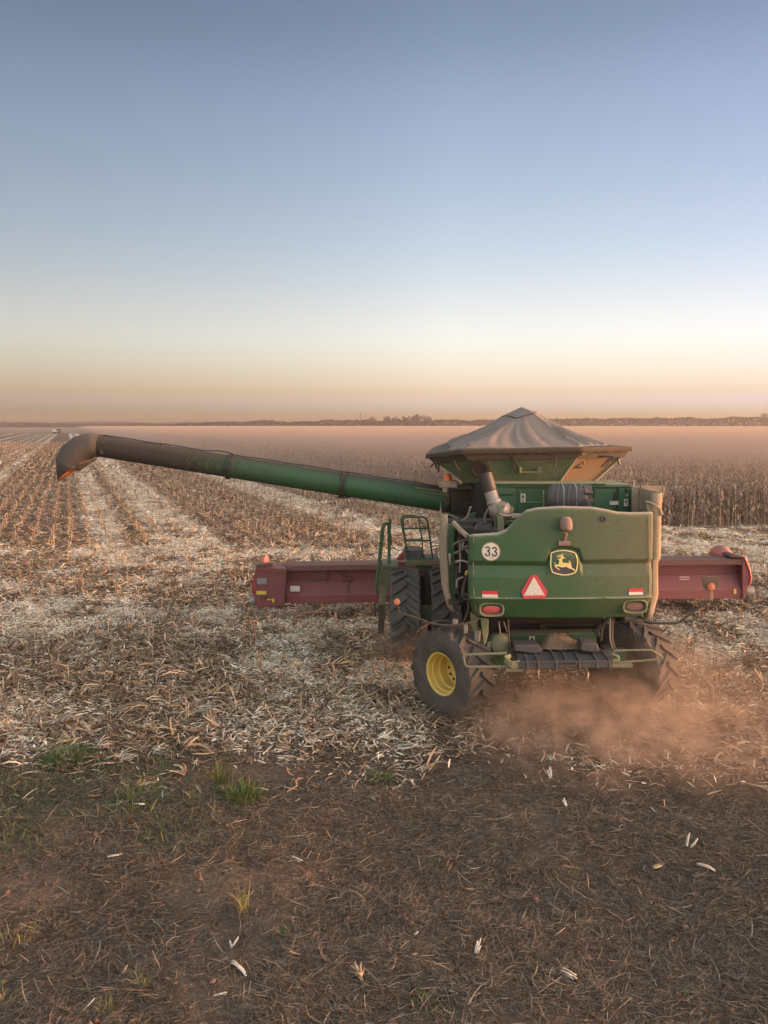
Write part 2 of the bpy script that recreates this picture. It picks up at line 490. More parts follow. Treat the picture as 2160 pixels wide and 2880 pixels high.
n3 = node(t, 'ShaderNodeTexNoise', Scale=.25, Detail=3.0); t.links.new(tc.outputs['Object'], n3.inputs['Vector'])
soil = mixc(t, ramp(t, n1.outputs[0], [(.32, 0.0), (.68, 1.0)]), SOIL_A, SOIL_B)
soil = mixc(t, ramp(t, n3.outputs[0], [(.4, 0.0), (.65, .55)]), soil, SOIL_C)
fib = None
for k, (rot, sc) in enumerate(((.3, 30), (-.7, 26), (1.5, 24), (-.1, 40))):
    mp = t.nodes.new('ShaderNodeMapping'); mp.inputs['Rotation'].default_value = (0, 0, rot); mp.inputs['Scale'].default_value = (1, 9, 1)
    mp.inputs['Location'].default_value = (k * 3.1, k * 1.7, 0)
    t.links.new(tc.outputs['Object'], mp.inputs[0])
    nn = node(t, 'ShaderNodeTexNoise', Scale=float(sc) * .33, Detail=3.0, Distortion=.8); t.links.new(mp.outputs[0], nn.inputs['Vector'])
    f_ = ramp(t, nn.outputs[0], [(.56, 0.0), (.66, 1.0)])
    fib = f_ if fib is None else math_n(t, 'MAXIMUM', fib, f_)
ff = math_n(t, 'MULTIPLY', fib, n2.outputs[0])
dirt = mixc(t, math_n(t, 'MULTIPLY', ff, .9), soil, (.20, .145, .108))
# trash cover of the stubble
br = mixc(t, ramp(t, n2.outputs[0], [(.35, 0.0), (.65, 1.0)]), (.045, .029, .02), (.17, .112, .077))
wh = mixc(t, ramp(t, n2.outputs[0], [(.38, 0.0), (.55, 1.0)]), (.13, .09, .062), (.66, .575, .475))
# pale swaths far away run along the rows
uu = math_n(t, 'ADD', math_n(t, 'MULTIPLY', sx.outputs[0], .9256), math_n(t, 'MULTIPLY', sx.outputs[1], .3786))
nl = node(t, 'ShaderNodeTexNoise', Scale=.09, Detail=3.0); t.links.new(tc.outputs['Object'], nl.inputs['Vector'])
uu = math_n(t, 'ADD', uu, math_n(t, 'MULTIPLY', math_n(t, 'SUBTRACT', nl.outputs[0], .5), 1.6))
B = [(-34, -29, .5), (-24, -21, .6), (-18.6, -17.4, .55), (-15.5, -13.8, .6), (-12.4, -11.4, .55), (-9.9, -8.4, .7), (-7.2, -5.7, .75), (.7, 2.3, 1.0), (3.4, 6.1, .95), (12.2, 15.2, .85), (20.5, 25.3, .55)]
st = [(0, .25)]
for a_, b_, s_ in B:
    k = .45
    st += [((a_ - k + 60) / 90, .08), ((a_ + k + 60) / 90, s_), ((b_ - k + 60) / 90, s_), ((b_ + k + 60) / 90, .08)]
st1 = [q for q in st if q[0] <= .5]; st2 = [q for q in st if q[0] > .5]
un = math_n(t, 'DIVIDE', math_n(t, 'ADD', uu, 60.0), 90.0)
r1 = ramp(t, math_n(t, 'MULTIPLY', un, 1.0, True), st1 + [(.51, .1)])
r2 = ramp(t, math_n(t, 'MULTIPLY', un, 1.0, True), [(.5, .1)] + st2)
far_p = mixc(t, math_n(t, 'GREATER_THAN', un, .505), r1, r2)
yf = ramp(t, math_n(t, 'DIVIDE', math_n(t, 'SUBTRACT', sx.outputs[1], 34.0), 10.0, True), [(0, 0.0), (1, 1.0)])
pl = mixc(t, yf, ac.outputs[1], far_p)
tr = mixc(t, pl, br, wh)
t.links.new(mixc(t, ac.outputs[0], dirt, tr), p.inputs['Base Color'])
p.inputs['Roughness'].default_value = .95; p.inputs['Specular IOR Level'].default_value = .1
bp = node(t, 'ShaderNodeBump', Strength=.6, Distance=.03)
hsum = math_n(t, 'ADD', n2.outputs[0], math_n(t, 'MULTIPLY', fib, .6))
t.links.new(hsum, bp.inputs['Height']); t.links.new(bp.outputs[0], p.inputs['Normal'])
pw, _ = pale(X, Y)
cc = np.stack([stub(X, Y), pw, pw * 0], -1).reshape(-1, 3)
g = np_mesh('ground', V, Fq, gm, cc, True)
tag(g, 'reddish brown field soil with mulch and corn trash', 'ground', kind='structure')

# ------------------------------------------------------------------ ribbons: straw, leaves, husks, grass
def ribbons(P, L, W, yaw, pitch, curl, bend, roll, col, k=3, tip=.15):
    n = len(P)
    s = np.linspace(0, 1, k + 1)
    ds = 1.0 / k
    pos = np.array(P, float).copy()
    V = np.empty((n, k + 1, 2, 3)); Cc = np.empty((n, k + 1, 2, 3))
    for i in range(k + 1):
        a = pitch + curl * s[i]; y = yaw + bend * (s[i] - .5)
        tx = np.stack([np.cos(a) * np.cos(y), np.cos(a) * np.sin(y), np.sin(a)], -1)
        side = np.stack([-np.sin(y), np.cos(y), np.zeros(n)], -1)
        upv = np.cross(tx, side)
        c = side * np.cos(roll)[:, None] + upv * np.sin(roll)[:, None]
        wd = W * (tip + (1 - tip) * math.sin(PI * min(1, .18 + .78 * s[i])) ** .7)
        V[:, i, 0] = pos - c * wd[:, None] / 2; V[:, i, 1] = pos + c * wd[:, None] / 2
        Cc[:, i, 0] = col; Cc[:, i, 1] = col * .88
        pos = pos + tx * (L * ds)[:, None]
    base = (np.arange(n) * (k + 1) * 2)[:, None]
    q = np.array([[2 * i, 2 * i + 1, 2 * i + 3, 2 * i + 2] for i in range(k)])
    Fq = (base[:, :, None] + q[None]).reshape(-1, 4)
    return V.reshape(-1, 3), Fq, Cc.reshape(-1, 3)

def cat(parts):
    Vs, Fs, Cs = [], [], []; o = 0
    for V, Fq, C in parts:
        Vs.append(V); Fs.append(Fq + o); Cs.append(C); o += len(V)
    return np.concatenate(Vs), np.concatenate(Fs), np.concatenate(Cs)

def U(a, b, n): return RNG.uniform(a, b, n)
def pick(cols, n, wts=None):
    c = np.array(cols); i = RNG.choice(len(c), n, p=wts)
    return c[i] * U(.75, 1.25, n)[:, None]

def scatter(n, y0, y1, pw=1.0, marg=.6, xlim=(-1e9, 1e9)):
    """points spread over the visible ground between two distances; pw>1 crowds them nearer"""
    extra = 3.2                              # cover some ground beyond the frame too
    ym = (y0 + y1) / 2; n = int(n * (ym * .515 + marg + extra) / (ym * .515 + marg))
    y = y0 + (y1 - y0) * RNG.random(n) ** pw
    hw = y * .515 + marg + extra
    x = U(-1, 1, n) * hw
    k = (x > xlim[0]) & (x < xlim[1])
    return x[k], y[k]

# dead mulch on the bare soil
x, y = scatter(520000, 5.2, 13.5, 1.0)
k = RNG.random(len(x)) < (1 - stub(x, y)) * (.25 + 1.0 * sstep(.3, .6, fbm(x * .7, y * .9, 61))) * (.35 + .9 * sstep(.3, .55, fbm(x * .2, y * 1.1, 62)))
x, y = x[k], y[k]; n = len(x)
z = gz(x, y) + U(.0, .022, n)
big = RNG.random(n) < .05
L = np.where(big, U(.12, .3, n), U(.05, .16, n)); Wd = np.where(big, U(.005, .010, n), U(.0022, .005, n))
cl = pick([(.085, .063, .048), (.15, .112, .086), (.23, .178, .135), (.33, .265, .20)], n, [.34, .34, .23, .09])
parts = [ribbons(np.stack([x, y, z], -1), L, Wd, RNG.normal(0, 1.0, n) + np.where(RNG.random(n) < .5, PI, 0) + .6 * (fbm(x * .8, y * .8, 66) - .5) * 4, RNG.normal(.06, .13, n), RNG.normal(-.15, .35, n), RNG.normal(0, .7, n), U(-.9, .9, n), cl, 3)]
V, Fq, C = cat(parts)
tag(np_mesh('dead_mulch', V, Fq, M['residue'], C), 'tangle of thin dead grass straw on the brown soil in front', 'mulch', kind='stuff')

# soil clods
ico = bpy.data.meshes.new('tmp')
import bmesh
bm_ = bmesh.new(); bmesh.ops.create_icosphere(bm_, subdivisions=1, radius=1); bm_.verts.ensure_lookup_table()
IV = np.array([v_.co[:] for v_ in bm_.verts]); IF = np.array([[v_.index for v_ in f_.verts] for f_ in bm_.faces]); bm_.free()
bpy.data.meshes.remove(ico)
x, y = scatter(5200, 5.3, 12.5, .9)
k = RNG.random(len(x)) < (1 - stub(x, y)) * (.25 + 1.2 * sstep(.45, .65, fbm(x * .6, y * .6, 71)))
x, y = x[k], y[k]; n = len(x)
r = .008 + .026 * RNG.random(n) ** 3
sc = np.stack([r * U(.8, 1.4, n), r * U(.8, 1.4, n), r * U(.6, 1, n)], -1)
jit = 1 + .28 * RNG.standard_normal((n, len(IV), 1))
V = (IV[None] * jit * sc[:, None]) + np.stack([x, y, gz(x, y) + r * .35], -1)[:, None]
Fq = (IF[None] + (np.arange(n) * len(IV))[:, None, None]).reshape(-1, 3)
C = np.repeat(pick([(.13, .082, .06), (.18, .105, .078), (.10, .068, .05)], n), len(IV), 0)
tag(np_mesh('soil_clods', V.reshape(-1, 3), Fq, M['residue'], C), 'small reddish brown soil clods among the mulch', 'clods', kind='stuff')

# corn trash on the stubble
BROWN = [(.12, .076, .05), (.25, .162, .105), (.38, .26, .17), (.47, .345, .235), (.56, .44, .32)]
WHITE = [(.80, .68, .54), (.68, .555, .42), (.88, .78, .64)]
def trash(n, y0, y1, pw, L0, L1, W0, W1, k, wmul=1.0):
    x, y = scatter(n, y0, y1, pw, 1.0)
    keep = (RNG.random(len(x)) < stub(x, y)) & ~in_corn(x, y)
    keep &= ~((np.abs(x - 2.9) < 2.0) & (np.abs(y - 14.6) < 2.6) & (RNG.random(len(x)) < .6))
    x, y = x[keep], y[keep]; n = len(x)
    p_, r_ = pale(x, y)
    isw = RNG.random(n) < p_ * wmul
    cl = np.where(isw[:, None], pick(WHITE, n), pick(BROWN, n, [.28, .30, .23, .13, .06]))
    L = U(L0, L1, n) * np.where(isw, .75, 1); Wd = U(W0, W1, n)
    z = gz(x, y) + U(.0, .06, n)
    return ribbons(np.stack([x, y, z], -1), L, Wd, U(-PI, PI, n), RNG.normal(.08, .18, n), RNG.normal(-.25, .4, n), RNG.normal(0, .5, n), U(-.8, .8, n), cl, k, .3)
parts = [trash(150000, 9.2, 20, 1.0, .06, .28, .008, .03, 3, .8),
         trash(60000, 10.2, 20, 1.0, .04, .14, .006, .02, 1, 1.2),
         trash(150000, 20, 36, 1.0, .08, .32, .011, .032, 2),
         trash(130000, 36, 75, 1.0, .15, .48, .022, .05, 1),
         trash(36000, 75, 200, 1.15, .5, 1.2, .07, .15, 1)]
BW = [.14, .26, .32, .20, .08]
V, Fq, C = cat(parts)
tag(np_mesh('corn_residue', V, Fq, M['residue'], C), 'trampled brown corn leaves and pale husks covering the stubble', 'corn residue', kind='stuff')

# pale shredded husk clumps
def clumps(n, y0, y1, pw, R, per, wd, pal=None, wts=None, up=1.0):
    x, y = scatter(n, y0, y1, pw)
    p_, r_ = pale(x, y)
    keep = (RNG.random(len(x)) < stub(x, y) * (np.clip(p_ * 1.6, .22, 1) if pal is None else np.clip(1.1 - p_, .2, 1))) & ~in_corn(x, y)
    x, y = x[keep], y[keep]; n = len(x)
    X_ = np.repeat(x, per); Y_ = np.repeat(y, per); m = n * per
    size = np.repeat(U(.45, 1.3, n), per)
    main = np.repeat(U(-PI, PI, n), per)
    yw = main + RNG.normal(0, 1, m) * np.repeat(U(.3, 1.1, n), per)
    P = np.stack([X_ + RNG.normal(0, .035, m) * size, Y_ + RNG.normal(0, .035, m) * size, gz(X_, Y_) + .03 + U(0, .04, m)], -1)
    tone = np.repeat(U(.5, 1.05, n), per)[:, None]; lift = np.repeat(U(.25, 1.15, n), per)
    return ribbons(P, U(.5, 1.1, m) * R * size, U(.6, 1.3, m) * wd, yw, U(.1, 1.0, m) * lift * up, U(-1.5, -.1, m), RNG.normal(0, .5, m), U(-1, 1, m), pick(WHITE if pal is None else pal, m, wts) * tone * (1.1 if pal is None else 1.3), 3)
V, Fq, C = cat([clumps(300, 10.9, 20, 1.0, .25, 26, .011), clumps(900, 10.9, 22, 1.0, .14, 10, .012), clumps(1900, 20, 34, 1.0, .29, 12, .016), clumps(1100, 10.6, 20, 1.0, .36, 9, .03, BROWN, BW, .8), clumps(2600, 20, 36, 1.0, .42, 7, .035, BROWN, BW, .8), clumps(2200, 34, 80, 1.0, .4, 7, .035)])
tag(np_mesh('husk_clumps', V, Fq, M['residue'], C), 'clumps of shredded pale corn husks and tangled brown leaves on the stubble', 'corn husks', kind='stuff')

# standing stubble
def stalks(x, y, h0, h1, r, lean, leaves, lw, col=None):
    n = len(x)
    h = U(h0, h1, n); ly = U(-PI, PI, n); la = np.abs(RNG.normal(0, lean, n))
    base = np.stack([x, y, gz(x, y) - .03], -1)
    top = base + np.stack([np.cos(ly) * np.sin(la) * h, np.sin(ly) * np.sin(la) * h, np.cos(la) * h + .03], -1)
    cl = pick([(.26, .18, .125), (.36, .26, .18), (.46, .35, .25), (.15, .095, .068)], n) if col is None else col
    V = np.empty((n, 8, 3)); rr = U(.75, 1.2, n) * r
    for j in range(4):
        d = np.stack([math.cos(j * PI / 2) * rr, math.sin(j * PI / 2) * rr, np.zeros(n)], -1)
        V[:, j] = base + d; V[:, 4 + j] = top + d * .8
    q = np.array([[j, (j + 1) % 4, 4 + (j + 1) % 4, 4 + j] for j in range(4)] + [[4, 5, 6, 7]])
    Fq = (q[None] + (np.arange(n) * 8)[:, None, None]).reshape(-1, 4)
    out = [(V.reshape(-1, 3), Fq, np.repeat(cl, 8, 0))]
    if leaves:
        m = n * leaves; tt = U(.1, .95, m)
        P = np.repeat(base, leaves, 0) * (1 - tt)[:, None] + np.repeat(top, leaves, 0) * tt[:, None]
        out.append(ribbons(P, U(.35, 1.0, m) * np.repeat(h, leaves), U(.6, 1.3, m) * lw, U(-PI, PI, m), U(.1, 1.1, m), U(-2.4, -.6, m), RNG.normal(0, .6, m), U(-1, 1, m),
                           pick(BROWN, m, [.1, .3, .3, .2, .1]), 2))
    return out
def rows(y0, y1, sp, lim, umin=-70, umax=25.2, du=.76):
    us = np.arange(umin, umax, du)
    out_x, out_y = [], []
    for u_ in us:
        v_ = np.arange(y0 * .85, y1 * 1.5, sp) + RNG.random()
        v_ = v_ + U(-.4, .4, len(v_)) * sp
        xx = u_ * .9256 - v_ * .3786 + RNG.normal(0, .05, len(v_)); yy = u_ * .3786 + v_ * .9256
        k = (yy > y0) & (yy < y1) & (np.abs(xx) < yy * .515 + 4)
        out_x.append(xx[k]); out_y.append(yy[k])
    x, y = np.concatenate(out_x), np.concatenate(out_y)
    p_, r_ = pale(x, y)
    k = (RNG.random(len(x)) < r_ * (1 - .78 * np.clip(p_ * 1.6, 0, 1)) * lim) & ~in_corn(x, y)
    return x[k], y[k]
parts = []
x, y = rows(28, 48, .2, .95); parts += stalks(x, y, .16, .48, .014, .25, 4, .034)
x, y = rows(48, 85, .3, .95); parts += stalks(x, y, .18, .48, .022, .25, 3, .05)
x, y = rows(85, 230, .8, .9); parts += stalks(x, y, .2, .5, .05, .2, 2, .12)
# scattered leaning stalks on the headland
x, y = scatter(1500, 12.3, 30, .9)
k = (RNG.random(len(x)) < stub(x, y)) & ~((np.abs(x - 2.9) < 2.6) & (np.abs(y - 14.6) < 3))
x, y = x[k], y[k]; parts += stalks(x, y, .12, .42, .013, .6, 3, .026)
V, Fq, C = cat(parts)
tag(np_mesh('corn_stubble', V, Fq, M['residue'], C), 'rows of cut brown corn stubble running to the horizon', 'stubble', kind='stuff')

# ------------------------------------------------------------------ uncut corn
def corn_template(rng, det):
    h = rng.uniform(1.75, 2.3); lx, ly = rng.normal(0, .1, 2)
    pt = lambda s: np.array([lx * s * s, ly * s * s, h * s])
    V, Fq, C = [], [], []; o = 0
    sc = np.array([.40, .31, .24]) * rng.uniform(.8, 1.2)
    st = [0, .5, 1]
    vs = []
    for s in st:
        r = .019 * (1 - .6 * s)
        for j in range(3): vs.append(pt(s) + np.array([math.cos(j * 2.1) * r, math.sin(j * 2.1) * r, 0]))
    q = [[i * 3 + j, i * 3 + (j + 1) % 3, i * 3 + 3 + (j + 1) % 3, i * 3 + 3 + j] for i in range(2) for j in range(3)]
    parts = [(np.array(vs), np.array(q), np.repeat(sc[None], 9, 0))]
    nl = 11 if det else 7
    tt = np.linspace(.12, .92, nl) + rng.normal(0, .03, nl)
    P = np.array([pt(s) for s in tt])
    yw = np.arange(nl) * PI + rng.uniform(0, PI) + rng.normal(0, .5, nl)
    LC = np.array([(.14, .098, .075), (.26, .188, .147), (.37, .28, .22), (.48, .38, .305)])
    cl = LC[rng.choice(4, nl, p=[.25, .38, .27, .10])] * rng.uniform(.8, 1.2, nl)[:, None]
    parts.append(ribbons(P, rng.uniform(.35, .7, nl), rng.uniform(.035, .07, nl), yw, rng.uniform(.5, 1.2, nl), rng.uniform(-4.2, -2.6, nl), rng.normal(0, .5, nl), rng.uniform(-.8, .8, nl), cl, 4 if det else 2))
    nt_ = 5 if det else 3
    parts.append(ribbons(np.repeat(pt(1)[None], nt_, 0), rng.uniform(.15, .32, nt_), np.full(nt_, .018), rng.uniform(-PI, PI, nt_), rng.uniform(.7, 1.5, nt_), rng.uniform(-1.2, 0, nt_), np.zeros(nt_), np.zeros(nt_), np.repeat(sc[None] * .8, nt_, 0), 2))
    if rng.random() < .8:
        e = pt(rng.uniform(.42, .55)); a = rng.uniform(-PI, PI); d = np.array([math.cos(a) * .12, math.sin(a) * .12, -.16])
        vs = []
        for s, r in ((0, .012), (.4, .034), (1, .008)):
            for j in range(4): vs.append(e + d * s * 1.4 + np.array([math.cos(j * PI / 2) * r, math.sin(j * PI / 2) * r, 0]))
        q = [[i * 4 + j, i * 4 + (j + 1) % 4, i * 4 + 4 + (j + 1) % 4, i * 4 + 4 + j] for i in range(2) for j in range(4)]
        parts.append((np.array(vs), np.array(q), np.repeat(np.array([[.5, .4, .29]]), 12, 0)))
    return cat(parts)
rc = np.random.default_rng(5)
TD = [corn_template(rc, True) for _ in range(14)]
TL = [corn_template(rc, False) for _ in range(10)]
def corn_points(y0, y1, sp, du, jit=.06):
    xs, ys = [], []
    for u_ in np.arange(CORN_U + .2, 420, du):
        v_ = np.arange(0, y1 * 1.3, sp); v_ = v_ + U(-.3, .3, len(v_)) * sp
        xx = u_ * .9256 - v_ * .3786 + RNG.normal(0, jit, len(v_)); yy = u_ * .3786 + v_ * .9256
        k = (yy > max(y0, CORN_Y)) & (yy < y1) & (np.abs(xx) < yy * .51 + 5)
        xs.append(xx[k]); ys.append(yy[k])
        if not k.any() and u_ > y1: break
    return np.concatenate(xs), np.concatenate(ys)
def corn_mesh(x, y, T, sc=1.0):
    parts = []; ti = RNG.integers(0, len(T), len(x))
    for i, (V, Fq, C) in enumerate(T):
        k = ti == i; n = int(k.sum())
        if not n: continue
        a = U(-PI, PI, n); ca, sa = np.cos(a), np.sin(a); s = U(.9, 1.1, n) * 1.0
        W = np.empty((n, len(V), 3)); w_ = sc
        W[:, :, 0] = (V[None, :, 0] * ca[:, None] - V[None, :, 1] * sa[:, None]) * w_
        W[:, :, 1] = (V[None, :, 0] * sa[:, None] + V[None, :, 1] * ca[:, None]) * w_
        W[:, :, 2] = V[None, :, 2] * s[:, None]
        W += np.stack([x[k], y[k], np.zeros(n)], -1)[:, None]
        parts.append((W.reshape(-1, 3), (Fq[None] + (np.arange(n) * len(V))[:, None, None]).reshape(-1, 4),
                      (C[None] * U(.85, 1.15, n)[:, None, None]).reshape(-1, 3)))
    return cat(parts)
x, y = corn_points(38, 62, .2, .76)
px_ = 1080 + F * x / (y * .994)
front = np.where((px_ > 1862) & (px_ < 2165), y, 999)
order = np.argsort(front)[:220]
sel = np.zeros(len(x), bool); sel[order] = True
tmpl = []
for i, (V, Fq, C) in enumerate(TD):
    o = np_mesh('corn_plant', V, Fq, M['residue'], C); tmpl.append(o)
LAB = 'dry brown corn plant at the near edge of the uncut corn right of the harvester'
for j, i in enumerate(np.nonzero(sel)[0]):
    o = tmpl[j] if j < len(tmpl) else tmpl[j % len(tmpl)].copy()
    if j >= len(tmpl): COL.objects.link(o)
    o.location = (x[i], y[i], 0); o.rotation_euler = (0, 0, random.uniform(-PI, PI)); s = random.uniform(.92, 1.1); o.scale = (1, 1, s)
    tag(o, LAB, 'corn plant', 'corn plants at the edge of the uncut field')
parts = [corn_mesh(x[~sel], y[~sel], TD)]
x, y = corn_points(62, 110, .32, .76); parts.append(corn_mesh(x, y, TL, 1.3))
x, y = corn_points(110, 240, .8, 1.52); parts.append(corn_mesh(x, y, TL, 2.2))
V, Fq, C = cat(parts)
tag(np_mesh('standing_corn', V, Fq, M['residue'], C), 'mass of dry standing corn behind the harvester fading into dust', 'corn field', kind='stuff')
# the crop far off: an uneven canopy
def canopy(name, pts_u, y0, y1, label, right=True, h=1.95):
    gy_ = np.concatenate([[y0 - .05], np.geomspace(y0, y1, 46)]); 
    rws = []
    for yy in gy_:
        xl, xr = pts_u(yy)
        rws.append(np.stack([np.linspace(xl, xr, 90), np.full(90, yy), np.zeros(90)], -1))
    A = np.array(rws); A[:, :, 2] = h + .45 * (fbm(A[:, :, 0] * .5, A[:, :, 1] * .12, 88) - .5)
    A[0, :, 2] = -.05
    A[1:, 0, 2] = -.05
    ny, nx = A.shape[:2]; idx = np.arange(ny * nx).reshape(ny, nx)
    Fq = np.stack([idx[:-1, :-1], idx[:-1, 1:], idx[1:, 1:], idx[1:, :-1]], -1).reshape(-1, 4)
    C = np.empty((ny * nx, 3)); C[:] = (.24, .18, .145)
    C *= (.7 + .6 * fbm(A[:, :, 0].ravel() * .9, A[:, :, 1].ravel() * .2, 89))[:, None]
    o = np_mesh(name, A.reshape(-1, 3), Fq, M['residue'], C)
    return tag(o, label, 'corn field', kind='stuff')
canopy('distant_corn', lambda yy: (row_x(yy), yy * .56 + 10), 225, 900, 'far part of the uncut corn under the dust')
canopy('far_brown_corn', lambda yy: (-yy * .53 - 12, row_x(yy) - .3), 492, 1050, 'dark brown strip of uncut corn far away on the left', h=2.3)

# ------------------------------------------------------------------ trees on the horizon
def leaf_cloud(cx, cy, cz, rx, ry, rz, n, size, col, lobes=7, rng=None):
    rng = rng or RNG
    lc = rng.normal(0, .5, (lobes, 3)); lc /= np.maximum(1, np.linalg.norm(lc, axis=1) / .75)[:, None]
    i = rng.integers(0, lobes, n)
    d = rng.normal(0, 1, (n, 3)); d /= np.linalg.norm(d, axis=1)[:, None]
    p = lc[i] + d * (rng.random(n) ** .4 * .42)[:, None]
    P = p * np.array([rx, ry, rz]) + np.array([cx, cy, cz])
    a = rng.normal(0, 1, (n, 3)); a /= np.linalg.norm(a, axis=1)[:, None]
    b = np.cross(a, rng.normal(0, 1, (n, 3))); b /= np.linalg.norm(b, axis=1)[:, None]
    s = (rng.uniform(.6, 1.3, n) * size)[:, None]
    V = np.stack([P - a * s * .5, P + b * s * .33, P + a * s * .5, P - b * s * .33], 1).reshape(-1, 3)
    Fq = np.arange(n * 4).reshape(-1, 4)
    C = np.repeat(np.array(col)[None] * rng.uniform(.6, 1.4, n)[:, None], 4, 0)
    return V, Fq, C
LEAF = (.02, .02, .017)
BARK = paint('bark', (.09, .065, .05), .2, .9)
def far_tree(px, py, wpx, Y, label, flat_top=False, bare=.28):
    """a tree on the horizon: px, py = middle of its top in the photo, wpx its width there"""
    tip = at(px, py, Y); hgt = tip.z; wd = wpx / F * Y * (1.45 if wpx < 18 else 1)
    o = thing('tree', label, 'tree', (tip.x, Y, 0), 'single trees standing above the wood on the horizon')
    tb = MB(); n = 5
    tb.tube([(tip.x, Y, -.2), (tip.x + .1, Y, hgt * .3), (tip.x - .05, Y, hgt * .75)], [.35, .27, .12], 7)
    for k in range(n):
        a = k * 2.4; tb.tube([(tip.x, Y, hgt * (.3 + .06 * k)), (tip.x + math.cos(a) * wd * .2, Y + math.sin(a) * wd * .2, hgt * .62), (tip.x + math.cos(a) * wd * .36, Y + math.sin(a) * wd * .36, hgt * .8)], [.16, .11, .05], 5)
    tb.build('trunk', BARK, o)
    rz = hgt * (1 - bare) / 2; cz = hgt - rz
    V, Fq, C = leaf_cloud(0, 0, 0, wd * .62, wd * .5, rz * 1.05, int(500 + wd * 80), .85, LEAF, 11)
    if flat_top: V[:, 2] = np.where(V[:, 2] > rz * .72, rz * .72 + (V[:, 2] - rz * .72) * .35, V[:, 2])
    c = np_mesh('crown', V, Fq, M['leaf'], C, parent=o)
    c.location = (0, 0, cz)
for px, py, wd, lb, ft, br in [
    (1046, 1169, 30, 'broad dense square topped tree just right of the thin mast on the horizon', True, .1),
    (1085, 1171.5, 9, 'narrow tree at the left end of the ragged clump on the horizon', False, .2),
    (1094, 1171, 8, 'small round crowned tree with sky showing under its crown', False, .45),
    (1107, 1167.5, 14, 'wide flat crowned tree near the middle of the ragged clump on the horizon', True, .2),
    (1122, 1170, 13, 'low spreading tree between two taller crowns of the clump', False, .2),
    (1137, 1167.5, 11, 'dark tree on the left side of the notch in the clump', True, .15),
    (1152, 1169, 14, 'round tree on the right side of the notch in the clump', False, .1),
    (1163, 1166.5, 10, 'dense tree left of the tallest umbrella shaped tree', False, .15),
    (1175, 1164, 12, 'tallest umbrella shaped tree in the clump on the horizon', True, .5),
    (1190, 1169, 11, 'pointed tree right of the tallest umbrella shaped tree', False, .15),
    (1204, 1174, 16, 'low sloping tree at the right end of the ragged clump', False, .1),
    (1022, 1177, 7, 'small bushy tree between the thin mast and the square topped tree', False, .2),
    (1002, 1177.5, 8, 'small bushy tree left of the thin mast on the horizon', False, .2),
    (2152, 1163, 34, 'large round tree at the far right end of the horizon wood', False, .1),
    (1596, 1176, 20, 'tree topping the wood just right of the tarpaulin peak', False, .1)]:
    far_tree(px, py - 1, wd, 880, lb, ft, br)

# the wood behind: a long uneven belt
parts = []
def belt(x0, x1, Y, prof, n, depth, size, col):
    xs = RNG.uniform(x0, x1, n)
    top = prof(xs) * (.78 + .36 * fbm(xs * .06, xs * 0 + Y, 95, 3) + .10 * vnoise(xs * .25, xs * 0, 96))
    zz = top * (1 - RNG.random(n) ** 1.5 * .98); yy = Y + RNG.uniform(0, depth, n)
    a = RNG.normal(0, 1, (n, 3)); a /= np.linalg.norm(a, axis=1)[:, None]
    b_ = np.cross(a, RNG.normal(0, 1, (n, 3))); b_ /= np.linalg.norm(b_, axis=1)[:, None]
    s = RNG.uniform(.6, 1.4, n)[:, None] * size
    P = np.stack([xs, yy, zz], -1)
    V = np.stack([P - a * s * .5, P + b_ * s * .4, P + a * s * .5, P - b_ * s * .4], 1).reshape(-1, 3)
    C = np.repeat(np.array(col)[None] * RNG.uniform(.6, 1.4, n)[:, None], 4, 0)
    return V, np.arange(n * 4).reshape(-1, 4), C
pr = lambda xs: np.interp(xs, [-280, -255, -190, -100, -20, 40, 130, 200, 330, 460, 520], [2, 6.5, 8.5, 10.2, 11.2, 11, 11.2, 12.5, 13.0, 13.4, 16])
V, Fq, C = belt(-280, 520, 890, pr, 36000, 16, 1.7, LEAF)
tag(np_mesh('horizon_wood', V, Fq, M['leaf'], C), 'long dark belt of trees on the horizon behind the dust', 'wood', kind='stuff')
pr2 = lambda xs: 9.8 + 4 * fbm(xs * .012, xs * 0, 97)
parts = [belt(-860, -250, 1560, lambda xs: 9.0 + 5 * fbm(xs * .012, xs * 0, 97), 30000, 20, 2.2, (.02, .022, .018)),
         belt(-560, -265, 1060, lambda xs: np.interp(xs, [-560, -330, -265], [8.2, 7.4, 3]), 20000, 12, 1.7, (.012, .014, .01))]
V, Fq, C = cat(parts)
tag(np_mesh('far_tree_belt', V, Fq, M['leaf'], C), 'thin pale tree belts far away at the left end of the horizon', 'wood', kind='stuff')

# radio mast
a = at(1013.6, 1162, 880)
o = thing('radio_mast', 'thin lattice mast rising above the trees on the horizon', 'mast', (a.x, 880, 0))
mb = MB()
for dx, dy in ((-.6, -.4), (.6, -.4), (0, .6)):
    mb.tube([(a.x + dx, 880 + dy, -.2), (a.x + dx * .35, 880 + dy * .35, a.z - 2)], .13, 5)
for k in range(9):
    z_ = 1 + k * (a.z - 4) / 9; s = 1 - .6 * z_ / a.z
    mb.tube([(a.x - .6 * s, 880 - .4 * s, z_), (a.x + .6 * s, 880 - .4 * s, z_ + 1), (a.x, 880 + .6 * s, z_ + 1.6)], .08, 4)
mb.build('mast_frame', M['grime'], o)
MB().lathe([(.05, -2), (.25, -1.6), (.9, -.9), (1.0, -.3), (.6, .3), (.05, .6)], (a.x, 880, a.z), (0, 0, 1), 10).build('antenna_head', M['grime'], o)

